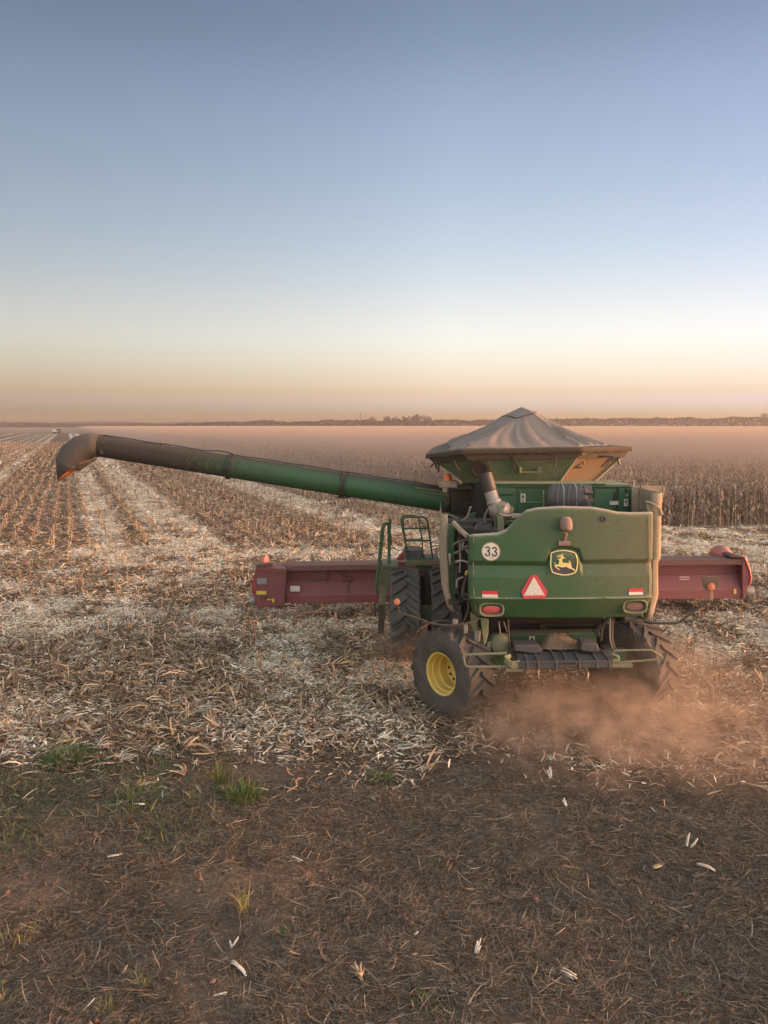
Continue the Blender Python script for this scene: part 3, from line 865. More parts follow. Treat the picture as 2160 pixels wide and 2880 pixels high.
# ------------------------------------------------------------------ far harvester on the left
X0, Y0 = -205.5, 484
o = thing('harvester', 'small pale harvester with a dark tank far off at the edge of the brown corn', 'harvester', (X0, Y0, 0))
body = MB()
body.prism([(X0 - 2.1, Y0, 1.15), (X0 - 2.25, Y0, 2.2), (X0 - 1.6, Y0, 2.65), (X0 - .1, Y0, 2.65), (X0 + .9, Y0, 1.9), (X0 + .9, Y0, 1.15)], (0, 2.6, 0))
body.build('body', paint('pale_paint', (.62, .56, .5), .25, .5), o, .08)
MB().prism([(X0 + .1, Y0 + .1, 2.0), (X0 - .1, Y0 + .1, 3.25), (X0 + 2.3, Y0 + .1, 3.25), (X0 + 1.9, Y0 + .1, 2.0)], (0, 2.4, 0)).build('grain_tank', M['dark'], o, .05)
MB().prism([(X0 - .25, Y0 - .1, 3.25), (X0 - .05, Y0 - .1, 3.5), (X0 + 2.2, Y0 - .1, 3.42), (X0 + 2.6, Y0 - .1, 3.2)], (0, 2.8, 0)).build('roof', paint('pale_roof', (.66, .6, .55), .2, .5), o, .05)
MB().span((X0 + .2, Y0 - .1, 1.45), (X0 + 1.6, Y0 + .02, 1.7)).build('platform', paint('pale_platform', (.6, .55, .5), .2, .5), o, .03)
for wx, wr in ((X0 - 1.5, .75), (X0 + 1.3, .95)):
    for wy in (Y0 - .1, Y0 + 2.2):
        wl = MB().lathe([(.1, 0), (wr * .6, .02), (wr * .95, .05), (wr, .2), (wr * .95, .45), (wr * .5, .5), (.1, .5)], (wx, wy, wr), (0, 1, 0), 18)
        wl.build('wheel', M['rubber'], o)

# ------------------------------------------------------------------ loose husks in the foreground
def zA(x, y): return gnd(x * .66305, 2050 + y * .66305)
def zB(x, y): return gnd(1060 + x * .66305, 2050 + y * .66305)
def husk(pos, leaves, L, Wd, yaw, spread, tone, name='corn_husk', lift=.25, curl=-.5):
    n = leaves
    P = np.zeros((n, 3)); P[:, :2] = RNG.normal(0, .012, (n, 2)); P[:, 2] = .012 + .01 * np.arange(n)
    c = np.array({'w': (.54, .50, .45), 't': (.40, .31, .215), 'b': (.36, .25, .17)}[tone])
    V, Fq, C = ribbons(P, RNG.uniform(.7, 1.1, n) * L, RNG.uniform(.7, 1.2, n) * Wd, yaw + RNG.normal(0, spread, n), RNG.uniform(.3, 1, n) * lift,
                       RNG.uniform(.4, 1.2, n) * curl, RNG.normal(0, .4, n), RNG.uniform(-.5, .5, n), np.repeat(c[None], n, 0) * RNG.uniform(.8, 1.15, n)[:, None], 6, .3)
    o = np_mesh(name, V, Fq, M['residue'], C)
    md = o.modifiers.new('thick', 'SOLIDIFY'); md.thickness = .003
    o.location = (pos[0], pos[1], float(gz(pos[0], pos[1])) + .012)
    return o
HK = [  # cut-out, x, y, leaves, length, width, yaw, spread, tone, lift, label
    ('A', 985, 1015, 2, .25, .05, -.75, .06, 'w', .15, 'pale grey corn leaf lying on bare soil low in the photo left of its middle'),
    ('A', 978, 930, 2, .13, .018, 1.3, .5, 'w', .5, 'small white curled husk just above the pale grey leaf'),
    ('A', 905, 1168, 2, .16, .02, .35, .2, 'w', .2, 'narrow white husk strip near the bottom edge below the pale grey leaf'),
    ('A', 1535, 1080, 9, .15, .022, 2.0, .35, 't', .4, 'fringed tan corn husk lying alone low in the middle of the soil'),
    ('A', 1478, 200, 1, .22, .03, -.1, .0, 'w', .1, 'flat white husk left of the small green grass tuft'),
    ('A', 465, 590, 2, .16, .03, -.1, .3, 'w', .15, 'small white husk scrap alone on brown soil on the left'),
    ('A', 352, 1232, 1, .13, .025, 1.1, .0, 'w', .4, 'white husk at the very bottom left of the photo'),
    ('A', 415, 348, 2, .34, .06, .05, .15, 't', .2, 'wide tan leaf lying beside the dark green grass'),
    ('A', 975, 430, 1, .3, .013, .6, .0, 't', .1, 'straight tan straw piece below the leafy grass tuft'),
    ('A', 1150, 318, 1, .2, .02, .9, .0, 't', .4, 'tan leaf leaning beside the leafy grass tuft'),
    ('A', 1392, 717, 1, .17, .025, .3, .0, 't', .2, 'tan leaf scrap on the soil right of the dry grass stems'),
    ('A', 1240, 545, 2, .2, .014, -.7, .2, 'w', .15, 'thin pale strip on the soil above the dry grass stems'),
    ('A', 520, 1065, 2, .12, .014, 1.5, .4, 't', .8, 'short tan stalk piece standing near the bottom left'),
    ('A', 512, 160, 16, .27, .014, .4, 1.2, 'w', .5, 'spiky white husk lying alone at the edge of the dark green grass'),
    ('A', 410, 90, 14, .26, .014, .2, 1.0, 'w', .6, 'spiky white husk right of the dark green grass tuft'),
    ('A', 645, 115, 12, .27, .013, .3, .9, 'w', .4, 'flat spiky white husk at the end of the stubble trash'),
    ('A', 1565, 290, 3, .2, .03, -.3, .4, 't', .25, 'curled tan husk on reddish clods in the middle'),
    ('B', 170, 78, 6, .42, .045, 2.9, .25, 'w', .2, 'large pale torn husk between the grass tuft and the left rear wheel'),
    ('B', 690, 75, 3, .28, .035, .25, .25, 'w', .2, 'pale husk at the near edge of the dust cloud'),
    ('B', 735, 218, 3, .2, .032, 1.3, .35, 'w', 1.0, 'white husk standing upright on the soil right of centre'),
    ('B', 803, 340, 2, .14, .026, 1.7, .2, 'w', .9, 'small white husk on the tip of the thin yellow grass stem'),
    ('B', 978, 262, 2, .27, .028, .05, .1, 't', .1, 'flat tan husk below the dust cloud right of the upright husk'),
    ('B', 910, 172, 3, .3, .035, 2.3, .3, 't', .4, 'curved tan husk with a raised tail under the dust cloud'),
    ('B', 1180, 366, 1, .15, .028, 1.9, .0, 'w', .5, 'small white husk alone on the right half of the soil'),
    ('B', 150, 888, 1, .08, .04, .9, .0, 'w', .4, 'tiny white square husk scrap low right of the middle'),
    ('B', 420, 970, 3, .15, .026, 1.4, .2, 'w', .5, 'white curled husk with a tan edge low in the right half'),
    ('B', 840, 1090, 4, .15, .02, 2.6, .3, 'w', .4, 'split white husk strip near the bottom right of the middle'),
    ('B', 1355, 572, 2, .22, .05, -.45, .15, 'w', .25, 'broad white corn leaf, lower one of the pair by the dry stalk on the right'),
    ('B', 1320, 520, 3, .17, .03, .9, .5, 'w', .8, 'white husk with raised tips behind the broad white leaf on the right'),
    ('B', 1170, 578, 3, .22, .035, .1, .3, 't', .15, 'tan torn husk left of the broad white leaf on the right'),
    ('B', 310, 1130, 1, .1, .02, -.4, .0, 'w', .2, 'small white splinter at the bottom in the middle of the photo'),
    ('B', 1580, 262, 3, .3, .03, -.5, .15, 't', .25, 'tan husk at the right edge of the photo under the dust'),
    ('B', 1610, 780, 1, .16, .022, .3, .0, 't', .2, 'orange tan leaf scrap at the right edge of the soil'),
    ('B', 400, 207, 1, .16, .022, -.4, .0, 'w', .3, 'small white curl on the soil right of the small grass tuft')]
for c_, x_, y_, n_, L_, W_, yw_, sp_, tn_, lf_, lb_ in HK:
    o = husk((zA if c_ == 'A' else zB)(x_, y_), n_, L_, W_, yw_, sp_, tn_, lift=lf_)
    tag(o, lb_, 'corn husk', 'loose corn husks on the bare soil')

# a few tall broken stalks in the near stubble
for x_, y_, h_, ln in [(165, 1860, .62, .02), (317, 1845, .5, -.03), (465, 1815, .36, .1), (720, 1800, .5, -.08), (1180, 1790, .3, .2), (930, 1925, .34, .12), (1056, 1905, .42, -.1), (1330 - 300, 1850, .36, .1), (872, 1760, .4, .15)]:
    gx_, gy_ = gnd(x_, y_)
    z_ = float(gz(gx_, gy_))
    o = thing('corn_stalk', 'tall broken brown corn stalk left standing upright in the near stubble', 'corn stalk', (gx_, gy_, z_), 'tall broken corn stalks in the near stubble')
    mb = MB().tube([(gx_, gy_, z_ - .04), (gx_ + ln * .3, gy_, z_ + h_ * .5), (gx_ + ln, gy_ + .03, z_ + h_)], [.017, .015, .012], 7)
    for k in range(1, 4): mb.lathe([(.015, -.01), (.0195, 0), (.015, .01)], (gx_ + ln * k / 5, gy_, z_ + h_ * k / 5), (0, 0, 1), 7)
    mb.build('stem', STALKM, o)
    n = 4
    V, Fq, C = ribbons(np.stack([np.full(n, ln * .2), np.zeros(n), h_ * np.array([.15, .35, .55, .8])], -1), U(.16, .36, n), U(.02, .035, n), U(-PI, PI, n), U(-.2, .7, n), U(-2, -.8, n), U(-.5, .5, n), U(-.6, .6, n), pick(BROWN, n), 4)
    np_mesh('dry_leaves', V, Fq, M['residue'], C, parent=o)

# ------------------------------------------------------------------ grass
GCOL = {'g': [(.06, .105, .025), (.09, .14, .035), (.045, .075, .022)], 'y': [(.17, .175, .045), (.22, .21, .06), (.11, .13, .035)], 'd': [(.045, .08, .035), (.065, .105, .042), (.085, .115, .05)],
        's': [(.22, .17, .09), (.17, .15, .06), (.26, .2, .12)]}
def tuft(pos, n, h, rad, tone, label, lean=.5, wd=.006, mix=None):
    a = U(-PI, PI, n); r = rad * np.sqrt(RNG.random(n))
    P = np.stack([np.cos(a) * r, np.sin(a) * r, np.full(n, -.005)], -1)
    cl = pick(GCOL[tone], n)
    if mix:
        k = RNG.random(n) < mix[1]; cl[k] = pick(GCOL[mix[0]], int(k.sum()))
    V, Fq, C = ribbons(P, U(.45, 1.1, n) * h, U(.6, 1.3, n) * wd, a + RNG.normal(0, .7, n), PI / 2 - np.abs(RNG.normal(0, lean, n)), U(-2.2, -.2, n), RNG.normal(0, .4, n), U(-.7, .7, n), cl, 4, .1)
    o = np_mesh('grass_tuft', V, Fq, M['grass'], C)
    o.location = (pos[0], pos[1], float(gz(pos[0], pos[1])))
    return tag(o, label, 'grass tuft', 'grass tufts on the bare soil')
for c_, x_, y_, n_, h_, rd, tn, lb, ln, wd, mx in [
    ('A', 1030, 315, 360, .29, .22, 'g', 'dense dark green grass tuft standing alone on the soil left of the middle', .45, .007, ('y', .25)),
    ('A', 930, 240, 70, .5, .10, 'y', 'tall yellow green grass stems leaning behind the dense dark green tuft', .25, .007, ('g', .3)),
    ('A', 1625, 215, 90, .24, .14, 'g', 'small low green grass tuft in the middle below the harvester', .8, .008, ('y', .2)),
    ('A', 290, 140, 420, .34, .34, 'd', 'bushy dark green grass tuft at the edge of the stubble on the left', .6, .007, ('g', .3)),
    ('A', 590, 335, 130, .34, .3, 'd', 'loose spreading green grass between the left edge and the dense tuft', .8, .007, ('g', .4)),
    ('A', 50, 900, 36, .26, .16, 'y', 'yellow green grass at the left edge of the photo', .5, .007, ('s', .4)),
    ('A', 1040, 770, 50, .34, .07, 's', 'thin dry upright grass stems left of the middle', .18, .005, ('y', .4)),
    ('A', 1190, 885, 9, .14, .02, 'g', 'tiny green seedling right of the dry grass stems', .8, .012, None),
    ('A', 600, 1130, 30, .22, .06, 's', 'thin dry grass stems near the bottom on the left', .4, .005, ('y', .4)),
    ('A', 455, 1225, 22, .12, .06, 'y', 'yellow green grass sprig at the bottom edge on the left', .6, .006, None),
    ('A', 20, 1190, 24, .25, .08, 'y', 'sparse yellow grass at the bottom left corner', .5, .006, ('s', .5)),
    ('A', 810, 330, 16, .26, .05, 's', 'sparse straw coloured grass left of the dense tuft', .5, .006, ('y', .3)),
    ('B', 205, 1195, 80, .12, .14, 'g', 'low dark green grass at the bottom edge in the middle', .9, .007, ('s', .4)),
    ('B', 1330, 1200, 60, .12, .2, 's', 'low dull grass at the bottom edge on the right', .9, .006, ('g', .3)),
    ('B', 800, 610, 34, .2, .12, 's', 'sparse yellowing grass around the thin stem on the right', .9, .006, ('y', .4)),
    ('B', 838, 590, 8, .5, .015, 's', 'thin tall yellow grass stem standing right of the middle', .12, .005, ('y', .4))]:
    tuft((zA if c_ == 'A' else zB)(x_, y_), n_, h_, rd, tn, lb, ln, wd, mx)
# low grass creeping over the soil on the left
x, y = scatter(170000, 7.6, 12.2, 1.0, .6, (-9, -.9))
gd = sstep(.36, .58, fbm(x * .9, y * 1.4, 131)) * (1 - sstep(-3.6, -1.2, x + .35 * (y - 9.5))) * sstep(7.9, 9.0, y - .12 * (x + 4)) * (1 - stub(x, y) * .8)
k = RNG.random(len(x)) < gd * .20
x, y = x[k], y[k]; n = len(x)
V, Fq, C = ribbons(np.stack([x, y, gz(x, y)], -1), U(.07, .28, n), U(.004, .008, n), U(-PI, PI, n), U(.1, 1.2, n), U(-1.4, 0, n), RNG.normal(0, .6, n), U(-.7, .7, n),
                   np.where((RNG.random(n) < .35)[:, None], pick(GCOL['s'], n) * .9, pick(GCOL['d'], n) * .95), 3, .1)
tag(np_mesh('creeping_grass', V, Fq, M['grass'], C), 'thin dull green grass creeping over the soil on the left', 'grass', kind='stuff')
# ================================================================== the combine harvester
CH = thing('combine_harvester', 'large dusty green combine harvester seen from behind with a red corn header', 'combine harvester', (2.87, 14.9, 0))
XC = 2.93                                   # middle of the machine
# ---- rear hood: one pressed panel with groove, belt ridge and rounded rim
TOP = [(388, 866), (396, 858), (408, 855), (560, 843), (612, 822), (652, 785), (695, 738), (738, 702), (800, 686), (950, 676), (1150, 681), (1250, 699), (1310, 713), (1400, 717), (1515, 716)]
tx = [z1(a, b, 12.5).x for a, b in TOP]; tz = [z1(a, b, 12.5).z for a, b in TOP]
XL, XR = z2(388, 300, 12.5).x, z2(1512, 300, 12.5).x
ZB = 2.225; ZBOT = 1.865
def hood_y(x, z):
    s = (x - XC) / 1.5
    y = 12.42 + .08 * s * s + .015 * max(0, abs(s) - .95) / .05
    if z < ZB: y += (ZB - z) * .42
    else: y += (z - ZB) * .055
    y -= .03 * (1 - sm(-.004, .016, z - ZB - .012 * s)) * sm(-.5, -.02, z - ZB + .3)
    # groove that steps up round the emblem
    ex = (x - z2(965, 290, 12.5).x)
    up = 1 - sm(.235, .30, abs(ex))
    zc = z2(400, 298, 12.5).z * (1 - up) + z2(965, 197, 12.5).z * up + (.03 if x > 2.9 else 0) * (1 - up)
    zc -= .05 * up * (ex / .23) ** 2
    hw = .042 * (1 - .45 * up)
    d = (z - zc) / hw                       # overhanging step: deepest at its lower edge
    if -1 < d < 1: y += .062 * (1 - d) / 2
    elif -5.5 < d <= -1: y += .062 * (d + 5.5) / 4.5
    return y
def sm(a, b, x):
    t = min(1, max(0, (x - a) / (b - a))); return t * t * (3 - 2 * t)
rows_ = []
NX, NZ = 150, 110
for i in range(NX + 1):
    f = i / NX
    col_ = []
    x = XL + (XR - XL) * f
    zt = float(np.interp(x, tx, tz)) - .065; zb = ZBOT + .02 * abs((x - XC) / 1.5) ** 4
    for j in range(NZ + 1):
        z = zb + (zt - zb) * j / NZ
        xx = x
        if z < ZB: xx = XC + (x - XC) * (1 - .20 * (ZB - z))
        col_.append((xx, hood_y(x, z), z))
    xx, y0, z0 = col_[-1]
    for a in (20, 45, 70, 90): col_.append((xx, y0 + .08 * (1 - math.cos(math.radians(a))), z0 + .07 * math.sin(math.radians(a))))
    col_.append((xx, y0 + .16, z0 + .065)); col_.append((xx, y0 + .17, z0 - .03))
    rows_.append(col_)
# side returns
def ret(c, dx):
    return [[(p[0] + dx * .03, p[1] + .03, p[2]) for p in c], [(p[0] + dx * .035, p[1] + .10, p[2]) for p in c], [(p[0] + dx * .02, p[1] + .22, p[2]) for p in c]]
rows_ = ret(rows_[0], -1)[::-1] + rows_ + ret(rows_[-1], 1)
HOOD = MB().grid(rows_[::-1]).build('rear_hood', M['hood'], CH, sharp=60, solid=.012, off=-1)

def on_hood(a, b, lift=.004):
    p = z2(a, b, 12.45); return Vector((p.x, hood_y(p.x, p.z) - lift, p.z))
def dome(pts_f, lift): pass
def hood_poly(mb, pts, lift, mat):
    mb.prism([on_hood(a, b, lift) for a, b in pts], (0, .02, 0), mat)
def hood_strip(mb, pts, wd, lift, mat, closed=False):
    """a flat stroke along points on the hood"""
    n = len(pts); L, R_ = [], []
    for i in range(n):
        p = pts[i]; q0 = pts[i - 1] if (i or closed) else p; q1 = pts[(i + 1) % n] if (i < n - 1 or closed) else p
        dx, dy = q1[0] - q0[0], q1[1] - q0[1]; l = math.hypot(dx, dy) or 1
        L.append(on_hood(p[0] - dy / l * wd / 2, p[1] + dx / l * wd / 2, lift)); R_.append(on_hood(p[0] + dy / l * wd / 2, p[1] - dx / l * wd / 2, lift))
    fs = [(i, (i + 1) % n, n + (i + 1) % n, n + i) for i in range(n if closed else n - 1)]
    mb.add(L + R_, fs, mat)

# emblem
def e2(x, y): return ((1535 + x * .0663 - 1150) / .4521, (1530 + y * .0663 - 1450) / .4521)
OUT = [(260, 400), (430, 335), (600, 300), (780, 288), (960, 305), (1130, 345), (1275, 402), (1310, 500), (1335, 640), (1345, 760), (1330, 930), (1295, 1100), (1250, 1190), (1120, 1250), (950, 1290), (780, 1305), (600, 1285), (420, 1240), (275, 1185), (225, 1040), (205, 880), (205, 760), (215, 620), (235, 500)]
mb = MB()
cx_, cy_ = 775, 800
hood_poly(mb, [e2(cx_ + (x - cx_) * 1.055, cy_ + (y - cy_) * 1.065) for x, y in OUT], .012, 0)
hood_strip(mb, [e2(x, y) for x, y in OUT], 50 * .0663 / .4521, .016, 1, True)
DEER = [(490, 650), (600, 605), (655, 575), (660, 550), (560, 548), (470, 572), (468, 552), (530, 528), (470, 492), (480, 478), (565, 495), (605, 515), (618, 470), (572, 442), (585, 430), (650, 468), (668, 510), (690, 505), (690, 460), (672, 405), (690, 402), (742, 480), (740, 540), (728, 572), (770, 572), (822, 572), (790, 604), (715, 618), (692, 680), (695, 760), (725, 795), (850, 795), (985, 808), (995, 770), (955, 702), (985, 702), (1045, 765), (1066, 815), (1048, 850), (1078, 900), (1095, 990), (1140, 1020), (1195, 1048), (1232, 1095), (1255, 1150), (1225, 1150), (1150, 1085), (1080, 1060), (1000, 1035), (935, 1005), (880, 965), (820, 965), (740, 985), (640, 975), (555, 945), (445, 932), (455, 970), (510, 1012), (565, 1045), (600, 1082), (560, 1085), (485, 1055), (415, 1000), (380, 950), (345, 905), (400, 880), (490, 868), (540, 860), (550, 800), (565, 740), (575, 695), (545, 682)]
hood_poly(mb, [e2(x, y) for x, y in DEER], .018, 1)
hood_poly(mb, [e2(x, y) for x, y in [(338, 800), (375, 792), (425, 822), (390, 835)]], .018, 1)
mb.build('emblem', [M['emb'], M['gold']], HOOD)

# number disc 33
def n2(x, y): return ((1330 + x * .06028 - 1150) / .4521, (1500 + y * .06028 - 1450) / .4521)
mb = MB()
hood_poly(mb, [n2(862 + 405 * math.cos(k * PI / 20), 868 + 400 * math.sin(k * PI / 20)) for k in range(40)], .010, 0)
hood_strip(mb, [n2(862 + 425 * math.cos(k * PI / 20), 868 + 420 * math.sin(k * PI / 20)) for k in range(40)], 6, .012, 2, True)
def three(cx, cy, s=1.0):
    up = [(cx - 92, cy - 118), (cx - 70, cy - 170), (cx - 20, cy - 195), (cx + 35, cy - 190), (cx + 75, cy - 150), (cx + 85, cy - 95), (cx + 65, cy - 40), (cx + 20, cy - 8), (cx - 20, cy)]
    lo = [(cx + 20, cy - 8), (cx + 75, cy + 30), (cx + 95, cy + 90), (cx + 80, cy + 165), (cx + 30, cy + 205), (cx - 35, cy + 205), (cx - 85, cy + 165), (cx - 105, cy + 105)]
    hood_strip(mb, [n2(*p) for p in up], 62 * .06028 / .4521, .015, 1)
    hood_strip(mb, [n2(*p) for p in lo], 62 * .06028 / .4521, .017, 1)
three(705, 852); three(1030, 870)
for x in (810, 925): hood_poly(mb, [n2(x + 30 * math.cos(k), 1150 + 32 * math.sin(k)) for k in (0, 1, 2.1, 3.1, 4.2, 5.3)], .014, 3)
mb.build('number_sign', [M['white'], M['ink'], M['tan'], M['steel']], HOOD)

# warning triangle
mb = MB()
hood_poly(mb, [(757, 371), (795, 371), (858, 468), (845, 510), (710, 512), (699, 470)], .024, 0)
hood_poly(mb, [(776, 380), (839, 488), (714, 490)], .034, 1)
hood_strip(mb, [(708, 494), (848, 492)], 2.5, .036, 1)
mb.build('warning_triangle', [M['red'], M['white']], HOOD)
for x0, x1, y0, y1 in ((457, 553, 472, 511), (1370, 1460, 457, 495)):
    mb = MB(); ym = (y0 + y1) / 2 + 1
    hood_poly(mb, [(x0, y0), (x1, y0 - 1), (x1, ym), (x0, ym)], .009, 0)
    hood_poly(mb, [(x0, ym), (x1, ym), (x1, y1), (x0, y1)], .009, 1)
    mb.build('reflector', [M['red'], M['white']], HOOD)
# tail lights in raised oval pods
for cx, cy, lens, lab in ((517, 589, 'red', None), (1409, 568, 'lens_dusty', 'dusty brown tail light')):
    o_ = on_hood(cx, cy, 0); mb = MB()
    def se(rx, rz, dy, n=36, e=3.2):
        out = []
        for k in range(n):
            a = 2 * PI * k / n; c, s = math.cos(a), math.sin(a)
            out.append((o_.x + rx * math.copysign(abs(c) ** (2 / e), c), o_.y + dy + .42 * .0 - rz * 0, o_.z + rz * math.copysign(abs(s) ** (2 / e), s)))
        return out
    W_, H_ = .21, .125
    mb.grid([se(W_ * 1.05, H_ * 1.06, .09), se(W_, H_, -.03), se(W_ * .93, H_ * .9, -.055), se(W_ * .84, H_ * .78, -.05), se(W_ * .78, H_ * .68, .015), se(.01, .01, .02)][::-1], 0, True, True)
    t_ = mb.build('tail_light', M['green_dusty'], HOOD, sharp=35)
    if lab: t_['label'] = lab
    MB().grid([se(W_ * .76, H_ * .60, .005, 36, 2.2), se(W_ * .66, H_ * .48, -.025, 36, 2.2), se(W_ * .3, H_ * .2, -.034, 36, 2.2), se(.004, .004, -.035)][::-1], 0, True, True).build('lens', M['lens_red'] if lens == 'red' else M[lens], t_)
# work light on its stalk in a recess
p = on_hood(973, 78, .0)
mb = MB()
mb.lathe([(.001, -.155), (.05, -.15), (.085, -.12), (.1, -.06), (.1, .03), (.075, .075), (.001, .08)], (p.x, p.y - .09, p.z + .04), (0, -.25, -1), 20)
mb.tube([(p.x, p.y - .09, p.z - .07), (p.x - .005, p.y - .06, p.z - .16), (p.x - .01, p.y - .02, p.z - .22)], [.03, .022, .03], 8)
mb.box((p.x - .015, p.y - .015, p.z - .25), (.19, .09, .075))
mb.build('work_light', paint('dusty_lamp', (.16, .10, .085), .6, .7, dcol=(.3, .2, .17)), HOOD, .012)
MB().lathe([(.12, 0), (.12, .012), (.1, .014), (.1, 0)], (p.x, p.y + .01, p.z + .03), (0, -1, 0), 24).build('lamp_recess', M['green'], HOOD)
p = on_hood(1210, -732 + 752 - 0 - 730 + 732, 0)
p = z1(1210, 752, 12.5); p = Vector((p.x, hood_y(p.x, p.z), p.z))
MB().lathe([(.055, .0), (.052, -.02), (.034, -.022), (.030, .0), (.03, .05), (.001, .05)], p, (0, 1, 0), 20).build('hole_grommet', M['black'], HOOD)
p = on_hood(512, 457, 0)
MB().lathe([(.016, .01), (.016, -.012), (.001, -.014)], p, (0, 1, 0), 10).build('rubber_stop', M['black'], HOOD)
# seam line on the left of the hood and hinge notch
MB().tube([on_hood(407, 135, .003), on_hood(405, 300, .003), on_hood(407, 500, .003), on_hood(422, 600, .003), on_hood(450, 636, .003)], .006, 5).build('edge_seam', M['tan'], HOOD)
MB().tube([on_hood(1506, 20, .003), on_hood(1504, 250, .003), on_hood(1500, 480, .003), on_hood(1482, 600, .003)], .006, 5).build('edge_seam', M['tan'], HOOD)

# ---- hull and engine deck
HULL = MB()
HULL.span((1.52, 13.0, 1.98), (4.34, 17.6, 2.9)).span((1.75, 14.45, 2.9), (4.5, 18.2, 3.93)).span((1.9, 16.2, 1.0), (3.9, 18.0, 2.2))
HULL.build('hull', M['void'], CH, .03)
DK = MB()
y = 14.2
dl_ = z1(560, 540, y); dr = z1(1382, 545, y)
DK.span((dl_.x, y, 3.2), (dr.x, y + .12, dr.z - .03))                         # face
DK.span((dl_.x - .15, y - .06, dr.z - .03), (dr.x - .02, y + 1.2, dr.z + .03))     # lid
DK.span((dl_.x - .16, y - .14, dr.z + .03), (dr.x - .5, y + .5, dr.z + .06))
DK.span((dl_.x - .1, y - .05, dr.z - .16), (dl_.x + .28, y + .02, dr.z - .03))
a_ = z1(1150, 560, y).x
DK.span((a_, y - .03, 3.2), (dr.x - .28, y, dr.z - .05)); DK.span((dr.x - .24, y - .045, 3.2), (dr.x - .01, y, dr.z - .04))
DK.span((1.95, y + .1, 3.72), (dl_.x - .1, y + .3, dr.z))
DECK = DK.build('engine_deck', M['green'], CH, .012)
# step rail on the deck face
mb = MB(); ya = y - .09
q = lambda a, b: z1(a, b, ya)
mb.tube([q(690, 575), q(690, 720)], .018, 6).tube([q(833, 570), q(833, 690)], .026, 6).tube([q(690, 652), q(833, 650)], .018, 6)
mb.build('deck_rail', M['green'], DECK)
def label(parent, fn, x0, x1, y0, y1, Y, name='warning_label', ink=None, mat='white'):
    mb = MB()
    p = [fn(x0, y0, Y), fn(x1, y0, Y), fn(x1, y1, Y), fn(x0, y1, Y)]
    mb.prism(p, (0, .006, 0), 0)
    f = lambda u, v: fn(x0 + (x1 - x0) * u, y0 + (y1 - y0) * v, Y - .003)
    for poly in ink or []: mb.prism([f(u, v) for u, v in poly], (0, .003, 0), 1)
    return mb.build(name, [M[mat], M['ink']], parent)
TRI = [[(.5, .08), (.85, .45), (.15, .45)], [(.2, .55), (.8, .55), (.8, .6), (.2, .6)], [(.2, .68), (.8, .68), (.8, .72), (.2, .72)], [(.38, .78), (.62, .78), (.62, .93), (.38, .93)]]
label(DECK, z1, 693, 725, 594, 648, y - .02, ink=TRI)
label(DECK, z1, 1251, 1308, 640, 664, y - .04)
label(DECK, z1, 1338, 1363, 627, 672, y - .06, ink=TRI[:2])
p = z1(1281, 612, y - .035); MB().box(p, (.06, .02, .17)).build('latch_slot', M['ink'], DECK, .025)
p = z1(1352, 569, y - .05); MB().box(p, (.045, .02, .07)).build('latch_slot', M['ink'], DECK, .01)
p = z1(1355, 605, y - .06); MB().box(p, (.05, .03, .04)).build('latch', M['steel'], DECK, .008)
p = z1(1255, 690, y - .06)
# air cleaner canister
a = z1(872, 622, 13.72); b_ = z1(1118, 630, 13.45)
d = (b_ - a); L_ = d.length; d.normalize()
prof = [(.001, -.04), (.15, -.04), (.22, .0), (.25, .05), (.255, .1)]
for k in range(3): prof += [(.255, .16 + k * .19), (.264, .17 + k * .19), (.264, .19 + k * .19), (.255, .20 + k * .19)]
prof += [(.255, L_ - .16), (.235, L_ - .06), (.23, L_ - .02), (.19, L_), (.19, L_ + .02), (.12, L_ + .02), (.10, L_ - .07), (.001, L_ - .08)]
mb = MB().lathe(prof, a, d, 28)
for k in range(10):
    an = 2 * PI * k / 10
    mb.box(Vector(a) + d * (L_ - .05) + Vector((0, math.cos(an) * .225, math.sin(an) * .225)), (.14, .07, .06), Matrix.Rotation(-an, 3, 'X'))
ac_ = mb.build('air_cleaner', M['black'], CH, .006)
mb = MB()
for k in (.3, .62): mb.tube([a + d * (L_ * k) + Vector((0, math.cos(t_) * .266, math.sin(t_) * .266)) for t_ in np.linspace(0, 2 * PI, 25)[:-1]], .014, 6, 0, True)
mb.build('canister_band', M['grey'], ac_)
for k in (.2, .8): MB().box(a + d * (L_ * k) + Vector((0, .1, -.25)), (.08, .3, .2)).build('bracket', M['black'], ac_, .01)

# ---- exhaust
e0 = zE(1090, 840, 13.5); e1 = zE(975, 690, 13.55); e2_ = zE(905, 485, 13.6); e3 = zE(825, 205, 13.66)
mb = MB().lathe([(.001, -.19), (.1, -.18), (.165, -.12), (.18, 0), (.165, .12), (.1, .17), (.001, .18)], e0, (1, -.55, -.15), 20)
mb.tube([e0, e0 + (e1 - e0) * .6, e1, e2_], [.14, .13, .115, .115], 16)
mb.lathe([(.125, -.03), (.138, -.02), (.138, .02), (.125, .03)], e1, e2_ - e1, 16)
ex = mb.build('exhaust', M['steel'], CH)
dd = (e3 - e2_).normalized()
MB().lathe([(.12, -.03), (.125, 0), (.125, (e3 - e2_).length), (.105, (e3 - e2_).length), (.105, .1)], e2_, dd, 20).build('tail_pipe', M['pipe'], ex)
